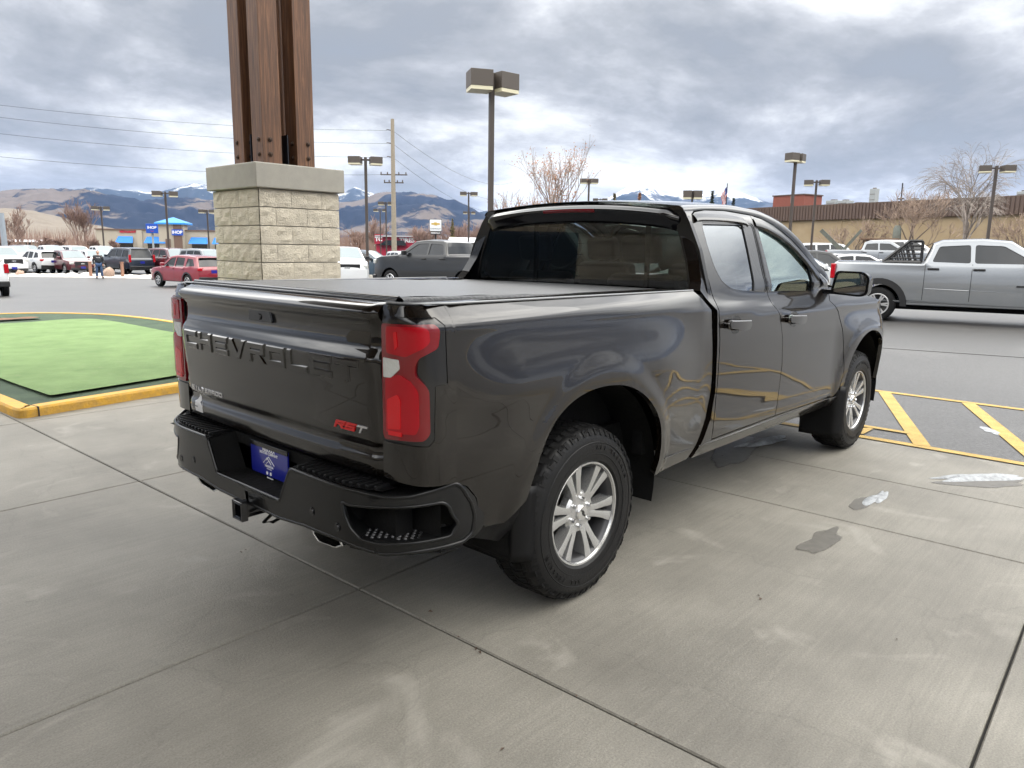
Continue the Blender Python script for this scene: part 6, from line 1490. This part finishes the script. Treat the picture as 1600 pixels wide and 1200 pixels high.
for px,D,w_,zt0,lab in((770,120,14,375,'low tan building with pale roof behind the left side of the cab'),(680,200,22,382,'long white low building far behind the dealer sign'),(560,210,16,384,'small pale building beyond the white pickup'),(20,190,14,378,'small white house beyond the rows of cars at the far left')):
    g,h=topH(px,D,zt0-4); B0=tag(empty('low_building',g,math.atan2(ra.y,ra.x)),lab,'building'); m=MB(); m.prism([(-w_/2,0),(w_/2,0),(w_/2,h*.8),(-w_/2,h*.8)],0,9,'y'); m.build('wall',BEI,B0)
    m=MB(); m.prism([(-.5,h*.78),(4.5,h),(9.5,h*.78)],-w_/2-.4,w_/2+.4,'x'); m.build('roof',pm('pale_metal',(.4,.4,.42),.5),B0)
    for x in(-w_*.3,0,w_*.3):
        m=MB(); m.prism([(x-.7,1),(x+.7,1),(x+.7,2.1),(x-.7,2.1)],-.05,.02,'y'); m.build('window',TINT,B0)
# ================================================================== verge: old snow, boulders, posts, man
VERGE=pm('sandy_gravel_verge',(.44,.38,.33),.9,noise_=(1.3,(.30,.25,.21),.7),bump=(8,1)); DIRTS=pm('dirty_snow',(.62,.60,.58),.8,noise_=(2.5,(.42,.37,.32),.8),bump=(9,1))
m=MB()
A=gat(-60,50.5);B=gat(345,50.2)
m.grid(lambda u_,v:(lambda p:(p.x,p.y,gz(p.x,p.y)+.01+max(0,math.sin(v*math.pi))*(.10+.30*max(0,noise.noise(Vector((u_*33,v*3,1)))))))(A.lerp(B,u_)+Vector((fw.x,fw.y,0)).normalized()*(v-.5)*3.2),lin(0,1,160),lin(0,1,9))
tag(m.build('dirty_snow_berm',DIRTS,smooth=60),None,None,None,'stuff')
ROCKM=pm('tan_boulder',(.42,.30,.23),.85,noise_=(1.6,(.26,.19,.15),.8),bump=(6,1))
def rock(px,D,r,lab,sd):
    g=gat(px,D); m=MB(); nu,nv=14,9
    m.grid(lambda a,b_:(lambda q:tuple(q*(1+.35*noise.noise(q*1.3/r+Vector((sd,0,0))))*1.0))(Vector((r*math.cos(a)*math.cos(b_),r*.8*math.sin(a)*math.cos(b_),r*.95*math.sin(b_)+r*.55))),lin(0,2*math.pi,nu),lin(-1.3,1.57,nv)); q=m.build('boulder',ROCKM,smooth=50); q.location=g; tag(q,lab,'boulder','boulders along the snowy verge')
rock(165.5,49.5,.42,'tall tan boulder right beside the standing man',3); rock(27,50,.26,'small grey brown boulder at the left end of the verge',6); rock(342,50,.30,'rounded boulder by the block column behind the red crossover',9); rock(300,51,.25,'low boulder behind the red crossover',12)
PW=pm('red_brown_post_wood',(.28,.15,.10),.8)
for px,lab in((138.5,'short reddish wooden post left of the standing man'),(188.5,'short reddish wooden post in front of the blue suv')):
    g=gat(px,49.6); P0=tag(empty('wooden_post',g,.3),lab,'post','wooden posts on the verge'); m=MB(); m.box((0,0,.5),(.15,.15,1.0)); m.build('post',PW,P0,bevel=.01); m=MB(); m.box((0,0,1.02),(.19,.19,.05)); m.build('cap',PW,P0)
# man in dark jacket and jeans
def man(pos,rz,h=1.76):
    P0=tag(empty('person',pos,rz),'person in dark jacket and blue jeans standing at the edge of the lot','person')
    J={'pel':(0,0,.95),'sp':(0,0,1.12),'ch':(0,.0,1.36),'nk':(.0,0,1.50),'hd0':(.01,0,1.58),
       'hl':(0,.10,.90),'kl':(.03,.14,.50),'al':(0,.17,.09),'tl':(.17,.19,.04),'hr':(0,-.10,.90),'kr':(.05,-.13,.50),'ar':(.02,-.15,.09),'tr':(.20,-.17,.04),
       'sl':(0,.20,1.42),'el':(-.04,.30,1.14),'wl':(.07,.26,.92),'sr':(0,-.20,1.42),'er':(-.04,-.30,1.14),'wr':(.07,-.26,.92)}
    def skin(name,ed,rad,mat,par,sub=1):
        ks=[]; 
        for a,b_ in ed:
            for q in(a,b_):
                if q not in ks: ks.append(q)
        me=bpy.data.meshes.new(name); me.from_pydata([J[q] for q in ks],[(ks.index(a),ks.index(b_)) for a,b_ in ed],[]); o_=bpy.data.objects.new(name,me); COL.objects.link(o_); me.materials.append(mat)
        md=o_.modifiers.new('skin','SKIN'); md.use_smooth_shade=True
        for i,q in enumerate(ks): me.skin_vertices[0].data[i].radius=(rad[q],)*2 if not isinstance(rad[q],tuple) else rad[q]
        me.skin_vertices[0].data[0].use_root=True
        s_=o_.modifiers.new('sub','SUBSURF'); s_.levels=s_.render_levels=sub; o_.parent=par; return o_
    SK=pm('skin',(.50,.30,.22),.6)
    body=skin('body',[('pel','sp'),('sp','ch'),('ch','nk'),('nk','hd0'),('pel','hl'),('hl','kl'),('kl','al'),('al','tl'),('pel','hr'),('hr','kr'),('kr','ar'),('ar','tr'),('ch','sl'),('sl','el'),('el','wl'),('ch','sr'),('sr','er'),('er','wr')],
      dict(pel=.13,sp=.13,ch=.15,nk=.06,hd0=.055,hl=.085,kl=.06,al=.045,tl=.04,hr=.085,kr=.06,ar=.045,tr=.04,sl=.06,el=.045,wl=.035,sr=.06,er=.045,wr=.035),SK,P0)
    m=MB(); m.grid(lambda a,b_:(.015+.098*math.cos(b_)*math.cos(a)*(1+.06*math.sin(b_)),.078*math.cos(b_)*math.sin(a),1.665+.122*math.sin(b_)),lin(0,2*math.pi,17),lin(-1.57,1.57,11)); m.add([(.105,-.015,1.645),(.105,.015,1.645),(.135,0,1.635),(.108,0,1.68)],[(0,2,3),(2,1,3),(0,1,2)]); 
    for s in(-1,1):
        m.box((-.0,s*.082,1.66),(.045,.02,.06))
    m.build('head',SK,P0,smooth=60)
    m=MB(); m.grid(lambda a,b_:(-.005+.105*math.cos(b_)*math.cos(a),.088*math.cos(b_)*math.sin(a),1.675+.125*math.sin(b_)),lin(.9,2*math.pi-.9,13),lin(-.5,1.57,9)); m.grid(lambda a,b_:(.0+.104*math.cos(b_)*math.cos(a),.086*math.cos(b_)*math.sin(a),1.68+.122*math.sin(b_)),lin(0,2*math.pi,13),lin(.75,1.57,5)); m.build('hair',pm('brown_hair',(.06,.045,.035),.8),P0,smooth=60)
    m=MB()
    for s in(-1,1): m.box((.108,s*.03,1.675),(.008,.02,.01))
    m.build('eyes',GTR,P0)
    skin('jacket',[('pel','sp'),('sp','ch'),('ch','nk'),('ch','sl'),('sl','el'),('el','wl'),('ch','sr'),('sr','er'),('er','wr')],dict(pel=(.19,.22),sp=(.19,.22),ch=(.19,.20),nk=.085,sl=.095,el=.075,wl=.06,sr=.095,er=.075,wr=.06),pm('black_jacket',(.015,.017,.022),.7),P0)
    skin('jeans',[('pel','hl'),('hl','kl'),('kl','al'),('pel','hr'),('hr','kr'),('kr','ar')],dict(pel=.155,hl=.11,kl=.085,al=.075,hr=.11,kr=.085,ar=.075),pm('blue_jeans',(.035,.07,.15),.8),P0)
    m=MB()
    for s,y,x in((1,.19,.03),(-1,-.17,.05)): m.box((x+.06,y,.045),(.30,.10,.09))
    m.build('shoes',GTR,P0,bevel=.02)
    m=MB(); m.box((.185,.06,1.34),(.01,.07,.03)); m.box((.185,-.07,1.34),(.01,.06,.03)); m.build('jacket_print',WHT,P0)
    for s in(-1,1):
        m=MB(); m.box((.085,s*.25,.875),(.03,.07,.09))
        for f in range(4): m.tube([(.085,s*.25-.027+f*.018,.84),(.09,s*.25-.027+f*.018,.80),(.105,s*.25-.027+f*.018,.775+.01*abs(f-1.5))],[.009,.008,.007],5)
        m.tube([(.09,s*.25+.035,.88),(.12,s*.25+.045,.85)],[.011,.009],5); m.build('hand',SK,P0,smooth=60,bevel=0)
    return P0
man(gat(152,48.3),R_(-105))
# ================================================================== mountains
def mount(name,prof,d0,d1,d2,amp,mat,seed,sc,back=1.0):
    "ridge: profile (px, y at the ridge) given as elevation at distance d1; slopes from d0 up to d1 and behind to d2"
    m=MB(); xs_=[p[0] for p in prof]; a0,a1=min(xs_),max(xs_); NU=360; NV=64; us=lin(a0,a1,NU)
    hz=lambda px:388+(px-800)*.0145
    def f(px,v):
        y=cr(prof,px); r_=ray(px,hz(px)); dd=Vector((r_.x,r_.y)).normalized(); elev=(hz(px)-y)/1156.3/math.sqrt(1+((px-800)/1156.3)**2)*1.0
        H=elev*d1
        if v<=.75: t_=v/.75; D=d0+(d1-d0)*t_; hh=H*(t_**1.35)
        else: t_=(v-.75)/.25; D=d1+(d2-d1)*t_; hh=H*(1-t_*.8)
        p=Vector((CAMP.x+dd.x*D,CAMP.y+dd.y*D,0)); w_=sst(0,.5,v)*(1-.55*sst(.6,.75,v) if v<.75 else .6)
        q=Vector((p.x/sc,p.y/sc,seed)); nz=noise.fractal(q,.72,2.1,7)-.0; rg=1-abs(noise.noise(q*.8))*2
        return (p.x,p.y,-.7+max(0,hh+amp*w_*(nz*.6+rg*.35-.25)))
    m.grid(f,us,lin(0,1,NV)); return struct(m.build(name,mat,smooth=180))
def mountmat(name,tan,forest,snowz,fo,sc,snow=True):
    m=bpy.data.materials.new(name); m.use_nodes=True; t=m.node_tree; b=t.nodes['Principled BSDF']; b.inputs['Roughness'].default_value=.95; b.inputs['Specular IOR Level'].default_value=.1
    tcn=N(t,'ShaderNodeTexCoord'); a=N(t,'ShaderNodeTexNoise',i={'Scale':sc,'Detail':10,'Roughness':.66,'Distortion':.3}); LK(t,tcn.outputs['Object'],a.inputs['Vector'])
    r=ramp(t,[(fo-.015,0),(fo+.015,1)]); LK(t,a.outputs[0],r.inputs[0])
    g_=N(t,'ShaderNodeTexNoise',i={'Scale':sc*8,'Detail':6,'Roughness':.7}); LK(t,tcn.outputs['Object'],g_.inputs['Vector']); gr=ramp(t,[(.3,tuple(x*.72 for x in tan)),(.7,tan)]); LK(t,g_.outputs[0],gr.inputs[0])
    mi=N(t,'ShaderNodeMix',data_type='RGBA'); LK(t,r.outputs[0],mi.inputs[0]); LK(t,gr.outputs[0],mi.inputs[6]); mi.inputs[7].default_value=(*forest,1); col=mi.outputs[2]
    if snow:
        s=N(t,'ShaderNodeSeparateXYZ'); LK(t,tcn.outputs['Object'],s.inputs[0]); n3=N(t,'ShaderNodeTexNoise',i={'Scale':sc*5,'Detail':8,'Roughness':.75}); LK(t,tcn.outputs['Object'],n3.inputs['Vector'])
        k=N(t,'ShaderNodeMath',operation='MULTIPLY_ADD',i={1:snowz*1.5}); LK(t,n3.outputs[0],k.inputs[0]); LK(t,s.outputs[2],k.inputs[2])
        q=N(t,'ShaderNodeMapRange',i={1:snowz*1.65,2:snowz*1.85}); LK(t,k.outputs[0],q.inputs[0])
        m2=N(t,'ShaderNodeMix',data_type='RGBA'); LK(t,q.outputs[0],m2.inputs[0]); LK(t,col,m2.inputs[6]); m2.inputs[7].default_value=(.85,.87,.9,1); col=m2.outputs[2]
    LK(t,col,b.inputs['Base Color']); return m
mount('near_hills',[(-420,330),(-200,325),(0,322),(60,328),(130,345),(200,361),(250,372),(300,379),(345,383),(420,386)],420,1500,2200,22,mountmat('dry_grass_hill',(.20,.172,.14),(.15,.13,.105),0,.60,.004,False),3.1,260)
mount('middle_mountains',[(-420,300),(-150,306),(0,303),(50,293),(90,292),(130,299),(200,313),(260,322),(300,329),(345,342),(430,335),(500,316),(545,322),(600,306),(640,302),(680,310),(720,322),(770,340),(850,368),(900,380)],900,3200,4200,120,mountmat('haze_blue_forested_mountain',(.125,.108,.105),(.005,.016,.042),380,.475,.0026,True),7.7,620)  # blue of the distance haze is mixed into the forest colour
mount('far_mountains',[(-420,310),(0,306),(150,299),(200,297),(245,303),(285,294),(312,288),(330,292),(345,298),(400,312),(470,322),(528,306),(556,298),(575,303),(640,322),(720,334),(790,330),(860,333),(915,322),(950,307),(985,291),(1012,296),(1040,309),(1075,306),(1120,313),(1160,309),(1200,314),(1235,312),(1300,322),(1400,330),(1600,345),(1900,350)],3000,6200,8200,190,mountmat('haze_blue_snowy_mountain',(.06,.08,.12),(.012,.03,.06),425,.42,.0011,True),12.3,900)  # slope and forest tones carry painted blue haze as well
# ================================================================== air
hm=bpy.data.materials.new('pale_air'); hm.use_nodes=True; t=hm.node_tree; t.nodes.remove(t.nodes['Principled BSDF'])
pv=N(t,'ShaderNodeVolumePrincipled'); pv.inputs['Color'].default_value=(.52,.67,1.0,1); pv.inputs['Density'].default_value=.00004; pv.inputs['Anisotropy'].default_value=0.0
LK(t,pv.outputs[0],t.nodes['Material Output'].inputs['Volume'])
m=MB(); m.box((2400,2400,352),(15600,15600,708)); hz_=m.build('haze',hm); hz_['kind']='stuff'
